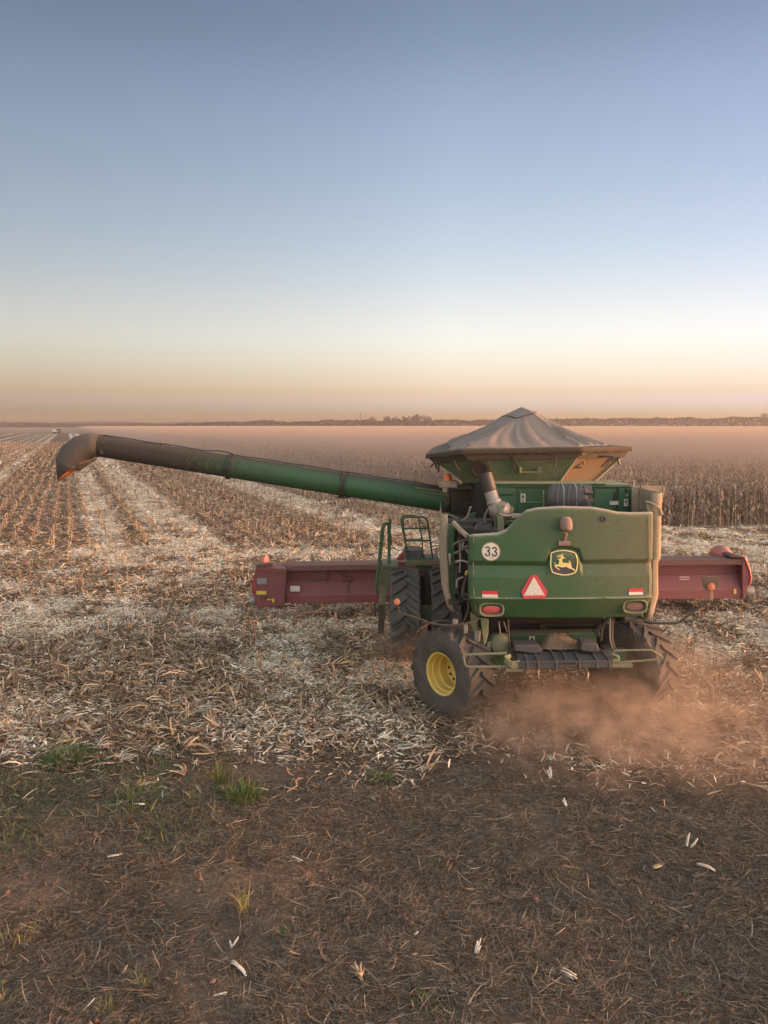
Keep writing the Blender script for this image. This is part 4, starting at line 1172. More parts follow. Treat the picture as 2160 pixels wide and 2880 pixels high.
# engine clutter in the open left bay
mb = MB()
mb.box(zE(1080, 1120, 13.4), (.13, .16, .8)); mb.box(zE(1200, 960, 13.6), (.3, .12, .05)); mb.box(zE(1210, 1020, 13.6), (.28, .12, .05)); mb.box(zE(1260, 860, 13.6), (.1, .14, .18)); mb.box(zE(1080, 1180, 13.3), (.1, .1, .5))
mb.build('engine_bracket', M['green_dusty'], CH, .015)
mb = MB()
mb.box(zE(620, 1130, 13.9), (1.0, .5, .3)); mb.lathe([(.001, 0), (.14, 0), (.15, .03), (.15, .2), (.001, .22)], zE(790, 1150, 13.5), (0, -1, .2), 18)
mb.lathe([(.001, 0), (.1, 0), (.1, .25), (.001, .25)], zE(880, 1210, 13.4), (1, -.3, .1), 14)
for k in range(6): mb.box(zE(620 + 60 * k, 1200 + (k % 2) * 40, 13.35), (.12, .14, .12))
mb.build('engine', M['dark'], CH, .015)
def hose(name, pts, r, mat='hose', parent=CH):
    P = [Vector(p) for p in pts]; out = []
    for i in range(len(P) - 1):
        p0, p1, p2, p3 = P[max(0, i - 1)], P[i], P[i + 1], P[min(len(P) - 1, i + 2)]
        for k in range(6):
            u = k / 6
            out.append(.5 * ((2 * p1) + (p2 - p0) * u + (2 * p0 - 5 * p1 + 4 * p2 - p3) * u * u + (3 * p1 - p0 - 3 * p2 + p3) * u ** 3))
    out.append(P[-1])
    return MB().tube(out, r, 7).build(name, M[mat], parent)
for pts, r, mt in [
    ([(640, 1180), (660, 1120), (720, 1080), (800, 1070), (860, 1120)], .022, 'hose'), ([(820, 1060), (815, 930), (880, 800), (900, 770)], .018, 'hose'),
    ([(430, 1010), (500, 950), (545, 860), (560, 790), (590, 780)], .018, 'hose'), ([(930, 1240), (985, 1180), (1000, 1050), (985, 960)], .022, 'hose'),
    ([(760, 1190), (820, 1130), (900, 1130), (950, 1200)], .02, 'steel'), ([(500, 1230), (620, 1200), (720, 1210)], .03, 'steel'),
    ([(1080, 900), (1200, 930), (1340, 905), (1470, 908)], .02, 'steel'), ([(1290, 950), (1380, 935), (1470, 935)], .02, 'tan'), ([(900, 1000), (840, 1040), (740, 1130)], .03, 'dark')]:
    hose('hose', [zE(*p, 13.3 + .02 * i) for i, p in enumerate(pts)], r, mt)
hose('brace', [zE(280, 1040, 13.3), zE(420, 1190, 13.1), zE(560, 1310, 12.85)], .045, 'tan')
hose('brace', [zE(130, 880, 14.6), zE(400, 990, 14.3)], .02, 'steel')
for pts, r, mt in [   # left flank, between shield and hood
    ([(1055, 550), (1100, 510), (1180, 480), (1250, 470)], .02, 'hose'), ([(1070, 650), (1130, 630), (1210, 575), (1260, 560)], .028, 'hose'),
    ([(1290, 880), (1240, 950), (1210, 1080), (1190, 1180)], .02, 'hose'), ([(1270, 900), (1230, 990), (1190, 1100), (1195, 1230), (1290, 1260)], .016, 'hose'),
    ([(1150, 480), (1160, 700), (1150, 900)], .015, 'steel'), ([(1100, 760), (1180, 745), (1260, 770)], .022, 'steel'),
    ([(1260, 1280), (1265, 1400), (1210, 1540), (1160, 1590)], .016, 'hose'), ([(1110, 1100), (1120, 1000), (1200, 960)], .018, 'steel'),
    ([(1190, 1190), (1240, 1200), (1300, 1215)], .028, 'grime'), ([(1200, 500), (1190, 560), (1240, 600), (1270, 650)], .02, 'tan'), ([(1250, 880), (1235, 930), (1290, 850)], .025, 'labely')]:
    hose('hose', [z7(*p, 13.0) for p in pts], r, mt)
mb = MB()
for a_, b_2, s in [((1200, 500), 0, (.22, .25, .16)), ((1110, 1290), 0, (.3, .3, .05)), ((1150, 760), 0, (.3, .3, .04)), ((1190, 1200), 0, (.06, .2, .2)), ((1120, 980), 0, (.1, .3, .5)), ((1240, 420), 0, (.3, .1, .2))]:
    mb.box(z7(*a_, 13.25), s)
mb.build('flank_frame', M['dark'], CH, .01)
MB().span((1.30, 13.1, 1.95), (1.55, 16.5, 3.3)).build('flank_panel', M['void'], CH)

# ---- side shields: kinked profile, thick rounded rear edge
def shield(name, prof_o, prof_i, Y0, Y1, dx, mat):
    mb = MB(); R_ = []
    for (xo, z), (xi, _z) in zip(prof_o, prof_i):
        w_ = xi - xo
        R_.append([(xo + dx, Y1, z), (xo, Y0 + .10, z), (xo + w_ * .12, Y0 + .03, z), (xo + w_ * .35, Y0, z), (xo + w_ * .8, Y0 - .005, z), (xi, Y0 + .03, z), (xi, Y0 + .12, z)])
    mb.grid(R_ if name else R_, 0, True)
    return mb.build('side_shield', M[mat], CH, sharp=50, solid=.02, off=0)
YS = 13.35
po = [z7(a, b, YS) for a, b in ((905, 128), (893, 250), (893, 640), (905, 900), (925, 1100), (985, 1330), (1030, 1420))]
pi_ = [z7(a, b, YS) for a, b in ((965, 118), (975, 250), (975, 610), (1000, 650), (995, 1000), (1050, 1230), (1066, 1300))]
po = [(p.x, p.z) for p in po]; pi_ = [(p.x, p.z) for p in pi_]
pi_ = [(x + .025, z2_) for (x, _), (_, z2_) in zip(pi_, po)]
SL = shield('l', po, pi_, YS, 15.6, .16, 'tan')
mb = MB()
mb.prism([z7(a, b, YS + .06) for a, b in ((980, 258), (1046, 258), (1075, 330), (1085, 700), (1090, 1180), (1075, 1350), (1060, 1290), (985, 960), (1000, 660), (975, 600))], (0, .05, 0))
mb.prism([z7(a, b, YS + .2) for a, b in ((1060, 290), (1105, 330), (1100, 600), (1085, 600))], (0, .05, 0))
mb.build('shield_frame', M['green'], SL, .012)
MB().box(z7(1006, 725, YS + .04), (.06, .02, .21)).build('latch_plate', paint('pale_metal', (.55, .53, .4), .2, .5), SL, .005)
YR = 12.78
r_o = [z2(a, b, YR) for a, b in ((1584, -140), (1580, -60), (1577, 100), (1575, 265), (1556, 290), (1556, 400), (1559, 495), (1530, 600), (1505, 645))]
r_i = [z2(a, b, YR) for a, b in ((1520, -100), (1516, -40), (1512, 100), (1510, 265), (1508, 290), (1506, 400), (1504, 500), (1488, 600), (1476, 640))]
po = [(p.x, p.z) for p in r_o]; pi_ = [(p.x, q.z) for p, q in zip(r_i, r_o)]
SR = shield('r', po, pi_, YR, 15.6, -.1, 'tan')
# rounded horn that closes the right shield on top
mb = MB()
hp = [z1(a, b, YR) for a, b in ((1470, 642), (1500, 648), (1535, 668), (1560, 690), (1570, 725))]
mb.tube(hp, [.012, .018, .022, .03, .04], 8)
mb.prism([z1(a, b, YR + .05) for a, b in ((1475, 650), (1530, 672), (1552, 700), (1530, 722), (1490, 722))], (0, .04, 0))
mb.build('shield_horn', M['tan'], SR)
# upright dusty screen beside the deck
yq = 13.7
mb = MB()
mb.prism([z1(a, b, yq + .1) for a, b in ((1388, 548), (1446, 552), (1446, 715), (1388, 715))], (0, .06, 0))
mb.prism([z1(a, b, yq) for a, b in ((1444, 543), (1585, 549), (1570, 660), (1440, 700))], (0, .05, 0))
mb.prism([z1(a, b, yq - .03) for a, b in ((1583, 548), (1594, 550), (1580, 640), (1566, 680))], (.1, .9, 0))
mb.build('air_screen', M['tan'], CH, .012)

# ---- grain tank extension and tarpaulin
Yr = 14.4
def tp(a, b, Y): return z1(a, b, Y)
zl = tp(118, 355, 15.0); zr = tp(1370, 310, 15.0); rl = tp(330, 327, Yr); rr = tp(1068, 314, Yr)
top = [rl, rr, zr, Vector((zr.x, 17.6, 4.6)), Vector((rr.x, 18.3, 4.6)), Vector((rl.x, 18.3, 4.6)), Vector((zl.x + .3, 17.6, 4.52)), zl]
B0 = tp(325, 528, 14.95); B1 = tp(520, 527, 14.75); B2 = tp(942, 521, 14.75); B3 = tp(1160, 515, 14.95)
bot = [B1, B2, B3, Vector((B3.x, 17.3, 3.95)), Vector((B2.x, 17.7, 3.95)), Vector((B1.x, 17.7, 3.95)), Vector((B0.x + .25, 17.3, 3.95)), B0]
MIDW = Matrix.Identity(3)
def lerp(a, b, s): return a + (b - a) * s
TK = MB()
tp_face = paint('tank_paint', (.03, .09, .035), .62, .5, dcol=(.16, .135, .10), scale=1.2)
yel = paint('tank_corner_fabric', (.165, .105, .06), .4, .7, dcol=(.18, .12, .08), scale=2)
for i in range(8):
    j = (i + 1) % 8
    TK.add([bot[i], bot[j], top[j], top[i]], [(0, 1, 2, 3)], 1 if i in (1, 6) else 0)
TK.add(bot, [list(range(8))[::-1]], 0)
TANK = TK.build('grain_tank', [tp_face, yel], CH, solid=.03, off=-1)
# rim flange
mb = MB(); ctr = Vector((sum(p.x for p in top) / 8, sum(p.y for p in top) / 8, 4.6))
dn = [lerp(t_, b_3, .26) for t_, b_3 in zip(top, bot)]
out_t = [p + (p - ctr).normalized() * .03 for p in top]; out_d = [p + (p - ctr).normalized() * .05 for p in dn]
mb.grid([out_d + [out_d[0]], out_t + [out_t[0]]], 0, False)
mb.build('rim_flange', M['grime'], TANK, solid=.015, off=1)
# cross folds pressed into rear face, grab handle, dark port, small straps
def on_rear(a, b, lift=.03):
    p0 = tp(a, b, 14.55); f = (p0.z - B1.z) / (rl.z - B1.z); Y = B1.y + (rl.y - B1.y) * f
    return tp(a, b, Y - lift)
mb = MB().tube([on_rear(690, 430, .02), on_rear(690, 434, .09), on_rear(690, 462, .09)], .026, 6)
mb.prism([on_rear(a, b, .05) for a, b in ((683, 432), (708, 432), (711, 456), (797, 454), (800, 430), (822, 430), (824, 466), (686, 470))], (0, .035, 0))
mb.build('grab_handle', M['green_dusty'], TANK, .008)
p = on_rear(437, 440, .05); MB().lathe([(.16, .02), (.16, -.015), (.13, -.02), (.12, .0), (.001, .0)], p, (0, 1, .45), 24).build('tank_port', M['ink'], TANK)
for pts in [((500, 372), (490, 400), (512, 440), (535, 455)), ((630, 350), (672, 400), (690, 450)), ((660, 360), (650, 420), (660, 452)), ((282, 388), (300, 430), (315, 448)), ((912, 372), (905, 428)), ((740, 352), (820, 330), (900, 350))]:
    MB().tube([on_rear(a, b, .06) for a, b in pts], .016, 5).build('strap', M['grime'], TANK)
def on_corner(a, b): return tp(a, b, 14.66)
for pts in [((1080, 370), (1095, 425)), ((1090, 375), (1030, 435)), ((1215, 430), (1265, 365)), ((1195, 428), (1250, 368)), ((1110, 360), (1265, 360)), ((1040, 432), (1072, 430)), ((1270, 360), (1262, 395))]:
    MB().tube([on_corner(a, b) for a, b in pts], .014, 5).build('tie_rod', M['pipe'], TANK)
for pts in [((1300, 378), (1312, 416)), ((165, 395), (135, 428)), ((166, 396), (170, 440)), ((182, 400), (186, 458))]:
    MB().tube([tp(a, b, 14.95) for a, b in pts], .022, 5).build('rim_hook', M['pipe'], TANK)
MB().tube([tp(170, 375, 14.98), tp(250, 450, 14.97), tp(330, 530, 14.93)], .035, 6).build('corner_edge', M['tan'], TANK)
MB().tube([tp(1366, 322, 14.98), tp(1265, 420, 14.96), tp(1158, 517, 14.93)], .025, 6).build('corner_edge', M['tan'], TANK)
MB().tube([tp(1075, 320, 14.42), tp(1010, 420, 14.58), tp(938, 522, 14.72)], .02, 6).build('corner_edge', M['tan'], TANK)
MB().prism([tp(a, b, 14.4) for a, b in ((1074, 312), (1088, 318), (1098, 345), (1080, 356), (1072, 340))], (0, .05, 0)).build('cover_corner', M['tan'], TANK)
# tarpaulin: sagging cloth over a hoop at the ridge
cl0 = tp(252, 329, 14.75); cr0 = tp(1248, 299, 14.75)
edge = []
rim8 = [p + (p - ctr).normalized() * .05 + Vector((0, 0, .025)) for p in (rl, rr, zr, top[3], top[4], top[5], top[6], zl)]
rim8 = [rim8[7], rim8[0], rim8[1], rim8[2], rim8[3], rim8[4], rim8[5], rim8[6]]
cor = [Vector((cl0.x, 14.85, cl0.z + .01)), rl + Vector((.02, .06, .035)), rr + Vector((-.02, .06, .035)), Vector((cr0.x, 14.85, cr0.z + .01)), Vector((cr0.x, 17.5, 4.66)), Vector((rr.x, 18.2, 4.66)), Vector((rl.x, 18.2, 4.64)), Vector((cl0.x + .25, 17.5, 4.60))]
rd0 = tp(622, 110, 15.75); rd1 = tp(802, 86, 15.75)
apex = tp(700, 56, 16.2)
N8 = 28
rimp = []
for i in range(8):
    a, b_ = cor[i], cor[(i + 1) % 8]
    for k in range(N8): edge.append(lerp(a, b_, k / N8)); rimp.append(lerp(rim8[i], rim8[(i + 1) % 8], k / N8))
ridge = []
rc_ = [Vector((rd0.x, 15.9, rd0.z)), Vector((rd0.x + .12, 15.5, rd0.z - .05)), Vector((rd1.x - .12, 15.5, rd1.z - .03)), Vector((rd1.x, 15.9, rd1.z)), Vector((rd1.x, 16.7, rd1.z)), Vector((rd1.x - .12, 17.0, rd1.z)), Vector((rd0.x + .12, 17.0, rd0.z)), Vector((rd0.x, 16.7, rd0.z))]
for i in range(8):
    a, b_ = rc_[i], rc_[(i + 1) % 8]
    for k in range(N8): ridge.append(lerp(a, b_, k / N8))
NR = 22; R_ = []
n = len(edge)
fold = np.array([(1 - 2 * abs(vnoise(i * .27, 0, 301) - .5)) * .75 + (1 - 2 * abs(vnoise(i * .62, 0, 302) - .5)) * .35 for i in range(n)]) - .6
R_.append([p + Vector((0, 0, -.09 - .03 * fold[i])) + (p - ctr).normalized() * .01 for i, p in enumerate(rimp)])
R_.append(rimp)
for r in range(NR + 1):
    s = r / NR; rw = []
    for i in range(n):
        p = lerp(edge[i], ridge[i], s)
        sag = -.07 * math.sin(PI * s) * (1 - .3 * s)
        amp = .18 * math.sin(PI * min(1, s * 1.0) ** .6) * (1.15 - .4 * s)
        sk = i + 9 * (s - .5) * math.sin(i * .05)
        f = fold[int(sk) % n] * (1 - (sk % 1)) + fold[(int(sk) + 1) % n] * (sk % 1)
        nrm = (p - ctr); nrm.z = 0; nrm.normalize()
        q_ = p + Vector((0, 0, sag)) + (nrm * .7 + Vector((0, 0, .7))) * f * amp
        q_.z += .02 * (vnoise(p.x * 5, p.y * 5, 303) - .5)
        rw.append(q_)
    R_.append(rw)
for s, hgt in ((.6, 0), (.2, 0), (.0, 0)):
    c0 = Vector((apex.x, apex.y, 0))
    rw = []
    for p in ridge:
        q_ = Vector((apex.x + (p.x - apex.x) * s, apex.y + (p.y - apex.y) * s, p.z + (apex.z - p.z) * (1 - s) ** 1.0 if s else apex.z))
        rw.append(q_)
    R_.append(rw)
TP = MB().grid(R_[2:], 0, True, True).build('tarpaulin', M['cover'], TANK, sharp=60, solid=.008, off=0)
MB().grid(R_[:3], 0, True, True).build('tarpaulin_hem', M['grime'], TP, sharp=60, solid=.008, off=0)
MB().tube([p + Vector((0, -.006 if p.y < 16 else .006, .004)) for p in ridge], .012, 5, 0, True).build('hoop_seam', M['grime'], TP)

# ---- beacon and bracket left of the tank
p = zE(178, 300, 15.2)
mb = MB().box(zE(185, 375, 15.2), (.36, .25, .13)); mb.box(zE(130, 425, 15.2), (.09, .2, .2)); mb.box(zE(300, 350, 15.2), (.3, .2, .06))
bb = mb.build('beacon_bracket', M['tan'], CH, .015)
MB().lathe([(.085, -.05), (.085, 0), (.078, .09), (.06, .13), (.001, .145)], p + Vector((0, 0, -.02)), (0, 0, 1), 18).build('beacon', M['orange'], bb)

# ---- unloading auger
A0 = at(1252, 1406, 16); A1 = at(645, 1311, 16); A2 = at(275, 1258, 15.95); 
def mid(px, top_, bot_, Y): return at(px, (top_ + bot_) / 2, Y)
c0 = mid(1250, 1371, 1440, 16); c1 = mid(965, 1330, 1395, 16); c2 = mid(645, 1280, 1344, 16); c3 = mid(278, 1224, 1284, 15.9)
def rad(top_, bot_, Y): return (bot_ - top_) / 2 / F * Y * 1.0
r0, r1, r2, r3 = .252, .240, .232, .222
AUG = MB().tube([c0, lerp(c0, c1, .5), c1, lerp(c1, c2, .5), c2, lerp(c2, c3, .5), c3], [r0, .245, r1, .236, r2, .227, r3], 28).build('unloading_auger', M['auger'], CH)
ax = (c3 - c0).normalized()
for c, r, wd in ((c1, r1, .05), (c2, r2, .035)):
    mb = MB().lathe([(r, -wd), (r + .035, -wd + .005), (r + .035, -.006), (r + .02, 0), (r + .035, .006), (r + .035, wd - .005), (r, wd)], c, ax, 28)
    for k in range(10):
        an = k * PI / 5; e_ = ax.orthogonal().normalized(); f_ = ax.cross(e_)
        mb.lathe([(.014, -wd - .02), (.014, wd + .02)], c + (e_ * math.cos(an) + f_ * math.sin(an)) * (r + .018), ax, 6)
    mb.build('clamp_ring', M['dark'], AUG)
mb = MB()
for k in range(3): mb.box(c1 + Vector((-.04, -.12 - .02 * k, .21 - .04 * k)), (.32, .02, .014), Matrix.Rotation(.15, 3, 'Y'))
mb.box(c1 + Vector((.0, -.05, -.27)), (.3, .1, .03))
mb.build('clamp_latch', M['dark'], AUG)
# cable and bolted strip along the top
up_ = Vector((0, 0, 1)); cab = []
for k in range(40):
    s = k / 39; c = lerp(c3 + ax * -.1, c0, s); r = r3 + (r0 - r3) * s
    cab.append(c + Vector((0, -.02, r + .012 + .012 * abs(math.sin(s * 23)) + (.03 if k in (13, 14) else 0))))
MB().tube(cab, .012, 5).build('auger_cable', M['pipe'], AUG)
lp = at(465, 1252, 15.9)
MB().tube([lp + Vector((math.cos(a) * .1 - .02, 0, math.sin(a) * .05 - .02)) for a in np.linspace(-.2, 3.3, 10)], .01, 5).build('cable_loop', M['pipe'], AUG)
MB().box(mid(290, 1246, 1252, 15.68), (.09, .03, .03)).box(at(285, 1272, 15.7), (.07, .06, .08)).build('spout_hinge', M['dark'], AUG, .01)
# stiffening folds near the elbow
for y0_, y1_ in ((1372, 1398), (1380, 1402)):
    MB().tube([at(1168, y0_, 15.77), at(1225, y0_ + 8, 15.76), at(1262, y1_ - 8, 15.76)], .02, 6).build('rib', M['green_dusty'], AUG)
# rubber spout: a bent hood that opens downwards
sp_px = [((278, 1254), 30.5, 0.0), ((250, 1250), 31.5, .25), ((222, 1262), 34, .6), ((198, 1284), 35, .95), ((184, 1312), 30, 1.2)]
mb = MB(); R_ = []
NS = 26
cent = [at(280, 1254, 15.9), at(256, 1252, 15.9), at(230, 1262, 15.88), at(207, 1282, 15.86), at(192, 1306, 15.84)]
angs = [math.radians(a) for a in (-8, 8, 30, 50, 60)]     # tilt of each ring
rads = [(.228, .228), (.245, .24), (.275, .26), (.285, .26), (.265, .24)]
for c, an, (ra, rb) in zip(cent, angs, rads):
    e_ = Vector((-math.sin(an) * 1, 0, math.cos(an))); ring = []
    for k in range(NS):
        t_ = 2 * PI * k / NS; ring.append(c + e_ * (ra * math.cos(t_)) + Vector((0, 1, 0)) * (rb * math.sin(t_)))
    R_.append(ring)
# slanting mouth: outer lip hangs lower
mouth = []
lo = at(161, 1352, 15.8); hi = at(268, 1290, 15.8)
for k in range(NS):
    t_ = 2 * PI * k / NS; m_ = (1 + math.cos(t_)) / 2
    q_ = lerp(hi, lo, m_); mouth.append(Vector((q_.x, 15.86 + .24 * math.sin(t_), q_.z + .05 * math.sin(PI * m_))))
R_.append(mouth)
SPT = MB().grid(R_[::-1], 0, True, True).build('spout', paint('spout_rubber', (.045, .04, .038), .35, .65, dcol=(.13, .1, .085)), AUG, sharp=60, solid=.02, off=0)
lip = []
for k in range(NS):
    p = mouth[k]; lip.append(p)
inner = [lerp(p, cent[3], .28) for p in mouth]
MB().grid([[p + Vector((0, 0, -.012)) for p in mouth], [lerp(p, hi + (lo - hi) * .5 + Vector((0, .15, .2)), .45) for p in mouth]], 0, True, True).build('spout_sunlit_inside', M['orange_sunlit'] if 'orange_sunlit' in M else paint('spout_sunlit_inside', (.45, .13, .06), .35, .7, dcol=(.35, .16, .09)), SPT, solid=.006)  # orange colour stands in for low sun inside the spout mouth
# elbow housing at the tank
mb = MB()
mb.lathe([(.26, -.02), (.275, 0), (.275, .09), (.25, .1)], c0, -ax, 28)
mb.prism([zE(a, b, 15.75) for a, b in ((250, 470), (480, 470), (600, 520), (700, 620), (720, 720), (690, 850), (600, 910), (420, 960), (230, 870))], (0, .6, 0))
EL = mb.build('auger_elbow', M['grime'], CH, .02)
mb = MB()
mb.lathe([(.2, -.03), (.21, -.01), (.19, .0), (.001, .03)], zE(630, 690, 15.68), (-.25, -1, .1), 22)
mb.build('elbow_hole', M['dark'], EL)
mb = MB(); mb.box(zE(500, 590, 15.7), (.2, .06, .16)); mb.box(zE(490, 740, 15.7), (.18, .06, .08)); mb.box(zE(350, 680, 15.7), (.12, .05, .03)); mb.tube([zE(420, 540, 15.7), zE(430, 640, 15.66), zE(550, 620, 15.66), zE(540, 560, 15.7)], .02, 6)
mb.build('elbow_bracket', M['grime'], EL, .01)
mb = MB(); mb.prism([zE(a, b, 15.3) for a, b in ((270, 395), (620, 400), (860, 450), (860, 535), (560, 470), (270, 462))], (0, .5, 0)); mb.prism([zE(a, b, 15.4) for a, b in ((690, 520), (850, 540), (850, 640), (790, 720), (790, 920), (740, 920), (730, 650))], (0, .06, 0))
mb.build('elbow_guard', M['green_dusty'], CH, .012)
mb = MB(); mb.prism([zE(a, b, 14.6) for a, b in ((430, 1000), (560, 900), (700, 850), (860, 640), (1000, 700), (1010, 1150), (420, 1150))], (0, .06, 0)); mb.prism([zE(a, b, 14.4) for a, b in ((1010, 530), (1420, 545), (1420, 900), (1300, 900), (1200, 760), (1120, 640))], (0, .06, 0))
mb.lathe([(.001, -.02), (.028, -.015), (.028, .01)], zE(562, 1000, 14.57), (0, 1, 0), 10)
mb.build('bay_panel', M['green'], CH, .012)
# ---- tyres and wheels (local axis x, outer side -x)
def wheel_geo(R, W, rim, nl, lug=.045, ramp_=.34, lw=1.0):
    mb = MB()
    h = W / 2
    prof = [(rim, -.40 * W), (rim + .03, -.43 * W), (rim + (R - rim) * .3, -.49 * W), (rim + (R - rim) * .55, -.505 * W), (R * .90, -.485 * W), (R * .945, -.44 * W), (R - lug, -.3 * W), (R - lug + .004, 0)]
    prof = prof + [(r, -x) for r, x in prof[-2::-1]]
    mb.lathe(prof, (0, 0, 0), (1, 0, 0), 72, 0)
    for side in (-1, 1):
        for k in range(nl):
            t0 = 2 * PI * k / nl + (PI / nl if side > 0 else 0)
            secs = []
            for i in range(8):
                s = i / 7
                if s <= .86:
                    x = side * W * (-.03 + .50 * s / .86); rt = R - .012 * s ** 2; rb = R - lug - .012
                else:
                    q_ = (s - .86) / .14; x = side * W * (.47 + .035 * q_); rt = R * (.975 - .085 * q_); rb = R * .86
                th = t0 - ramp_ * s ** .9
                hw = lw * (.034 + .016 * s) / R
                sec = []
                for r_, d_ in ((rb, -1.35), (rt, -.8), (rt, .8), (rb, 1.35)):
                    a = th + hw * d_
                    sec.append((x, -r_ * math.cos(a), r_ * math.sin(a)))
                secs.append(sec)
            mb.grid([q + [q[0]] for q in secs], 0, False)
            mb.add(secs[0], [(3, 2, 1, 0)]); mb.add(secs[-1], [(0, 1, 2, 3)])
    rm = MB()
    rp = [(rim - .01, .38 * W), (rim + .012, -.36 * W), (rim + .03, -.405 * W), (rim + .028, -.425 * W), (rim + .008, -.425 * W), (rim - .012, -.40 * W), (rim - .018, -.27 * W), (rim - .04, -.25 * W), (rim - .035, -.235 * W), (rim - .045, -.06 * W), (rim - .072, -.035 * W), (rim - .066, -.015 * W), (rim - .078, .20 * W), (rim * .70, .22 * W), (rim * .66, .19 * W), (rim * .36, .19 * W), (rim * .34, .13 * W), (rim * .22, .11 * W), (.001, .11 * W)]
    rm.lathe(rp, (0, 0, 0), (1, 0, 0), 48, 0)
    for k in range(10):
        a = 2 * PI * k / 10
        rm.lathe([(.026, 0), (.026, -.022), (.016, -.026), (.001, -.026)], (.195 * W, math.cos(a) * rim * .54, math.sin(a) * rim * .54), (1, 0, 0), 8, 1)
    return mb, rm
def place_wheel(geo, c, yaw, mats, flip=False, roll=0.0):
    Rz = Matrix.Rotation(yaw, 3, 'Z') @ Matrix.Rotation(roll, 3, 'X'); c = Vector(c)
    out = []
    for g_ in geo:
        m_ = MB()
        m_.v = [tuple(c + Rz @ Vector((-p[0] if flip else p[0], p[1], p[2]))) for p in g_.v]
        m_.f = [f[::-1] for f in g_.f] if flip else [list(f) for f in g_.f]
        m_.m = list(g_.m); m_.s = list(g_.s); out.append(m_)
    wh = out[1].build('wheel', [mats[1], M['dark']], CH, sharp=30)
    out[0].build('tyre', mats[0], wh, sharp=35)
    return wh
rg = wheel_geo(.79, .62, .355, 16, .055, .36, 1.15)
place_wheel(rg, (1.19, 13.08, .775), math.radians(38), (M['rubber_dusty'], M['yellow']))
place_wheel(rg, (4.45, 13.46, .775), math.radians(38), (M['rubber_dusty'], M['brown_rim']), True, .12)
fg = wheel_geo(.975, .64, .50, 19, .075, .30, 1.35)
for x_, fl in ((.455, False), (1.32, False), (4.42, True), (5.29, True)):
    place_wheel(fg, (x_, 16.55, .965), 0, (M['rubber'], M['yellow']), fl, .07)
mb = MB()
mb.tube([(1.75, 16.55, .95), (4.0, 16.55, .95)], .22, 14).box((1.05, 16.6, .95), (1.5, .3, .3)).box((4.8, 16.6, .95), (1.5, .3, .3))
mb.build('front_axle', M['green_dusty'], CH, .02)
MB().box((1.0, 17.2, 1.3), (.18, .5, 1.1)).box((.92, 17.3, 1.2), (.3, .1, .9)).build('wheel_gap_panel', M['grime'], CH, .01)
# rear axle, cross beam, steering
mb = MB()
mb.prism([zT(a, b, 13.35) for a, b in ((150, 225), (1150, 205), (1160, 350), (600, 345), (150, 350))], (0, .3, 0))
mb.box((2.9, 13.35, .95), (2.6, .3, .28)); mb.lathe([(.2, -.1), (.22, 0), (.2, .12), (.001, .14)], (1.75, 13.25, 1.1), (-.6, -.7, 0), 16); mb.box((4.1, 13.4, .95), (.4, .3, .34))
AXL = mb.build('rear_axle', M['green'], CH, .015)
mb = MB().lathe([(.001, -.2), (.12, -.19), (.19, -.1), (.19, .1), (.12, .16), (.05, .2), (.001, .2)], z2(560, 800, 13.05), (.25, -1, .25), 16)
mb.box(z2(570, 765, 13.1), (.3, .2, .16)).box(z2(520, 810, 13.0), (.08, .1, .08))
mb.build('steering_knuckle', M['green_dusty'], AXL, .015)
MB().span((1.95, 13.75, .95), (4.0, 16.2, 2.0)).build('dark_opening_back', M['void'], CH)  # near-black box added to darken the opening under the hood
label(AXL, z2, 748, 784, 752, 792, 13.33, ink=[[(.5, .1), (.8, .6), (.2, .6)], [(.15, .72), (.85, .72), (.85, .85), (.15, .85)]])
mb = MB()
mb.box(zT(790, 110, 13.6), (.95, .1, .03)); mb.prism([zT(a, b, 13.55) for a, b in ((480, 130), (540, 120), (585, 160), (490, 180))], (0, .02, 0)); mb.box(zT(640, 90, 13.7), (1.6, .06, .05), Matrix.Rotation(.03, 3, 'Y')); mb.box(zT(700, 165, 13.65), (1.9, .1, .04))
mb.build('straw_chute_lip', M['void'], CH, .005)
# hanging paddles left and rods
mb = MB()
mb.prism([z2(a, b, 12.75) for a, b in ((447, 640), (496, 645), (495, 730), (482, 790), (468, 812), (457, 740))], (0, .08, 0))
mb.prism([z2(a, b, 12.85) for a, b in ((488, 788), (512, 785), (505, 880), (497, 925), (482, 922), (480, 850))], (0, .06, 0))
mb.prism([z2(a, b, 12.9) for a, b in ((385, 600), (430, 640), (425, 720), (400, 725), (388, 690))], (0, .1, 0))
mb.build('drop_bracket', M['green_dusty'], CH, .012)
for pts, r, mt in [([(618, 645), (622, 760), (628, 860)], .016, 'grime'), ([(1262, 640), (1262, 740), (1272, 840)], .016, 'grime'), ([(1252, 640), (1250, 740), (1258, 800), (1278, 850)], .014, 'steel'), ([(1195, 780), (1200, 730), (1208, 690), (1240, 640)], .02, 'pipe'),
                   ([(1275, 640), (1268, 760), (1285, 830), (1270, 850)], .01, 'hose'), ([(560, 660), (568, 730)], .012, 'tan'), ([(590, 660), (610, 720)], .008, 'tan')]:
    hose('rod', [z2(*p, 12.8) for p in pts], r, mt)
mb = MB()
for a, b_ in ((1165, 715), (1185, 690), (1212, 660), (1172, 735), (1240, 640)): mb.box(z2(a, b_, 12.9), (.09, .1, .07), Matrix.Rotation(a * .1, 3, 'Y'))
mb.build('linkage', M['dark'], CH, .012)
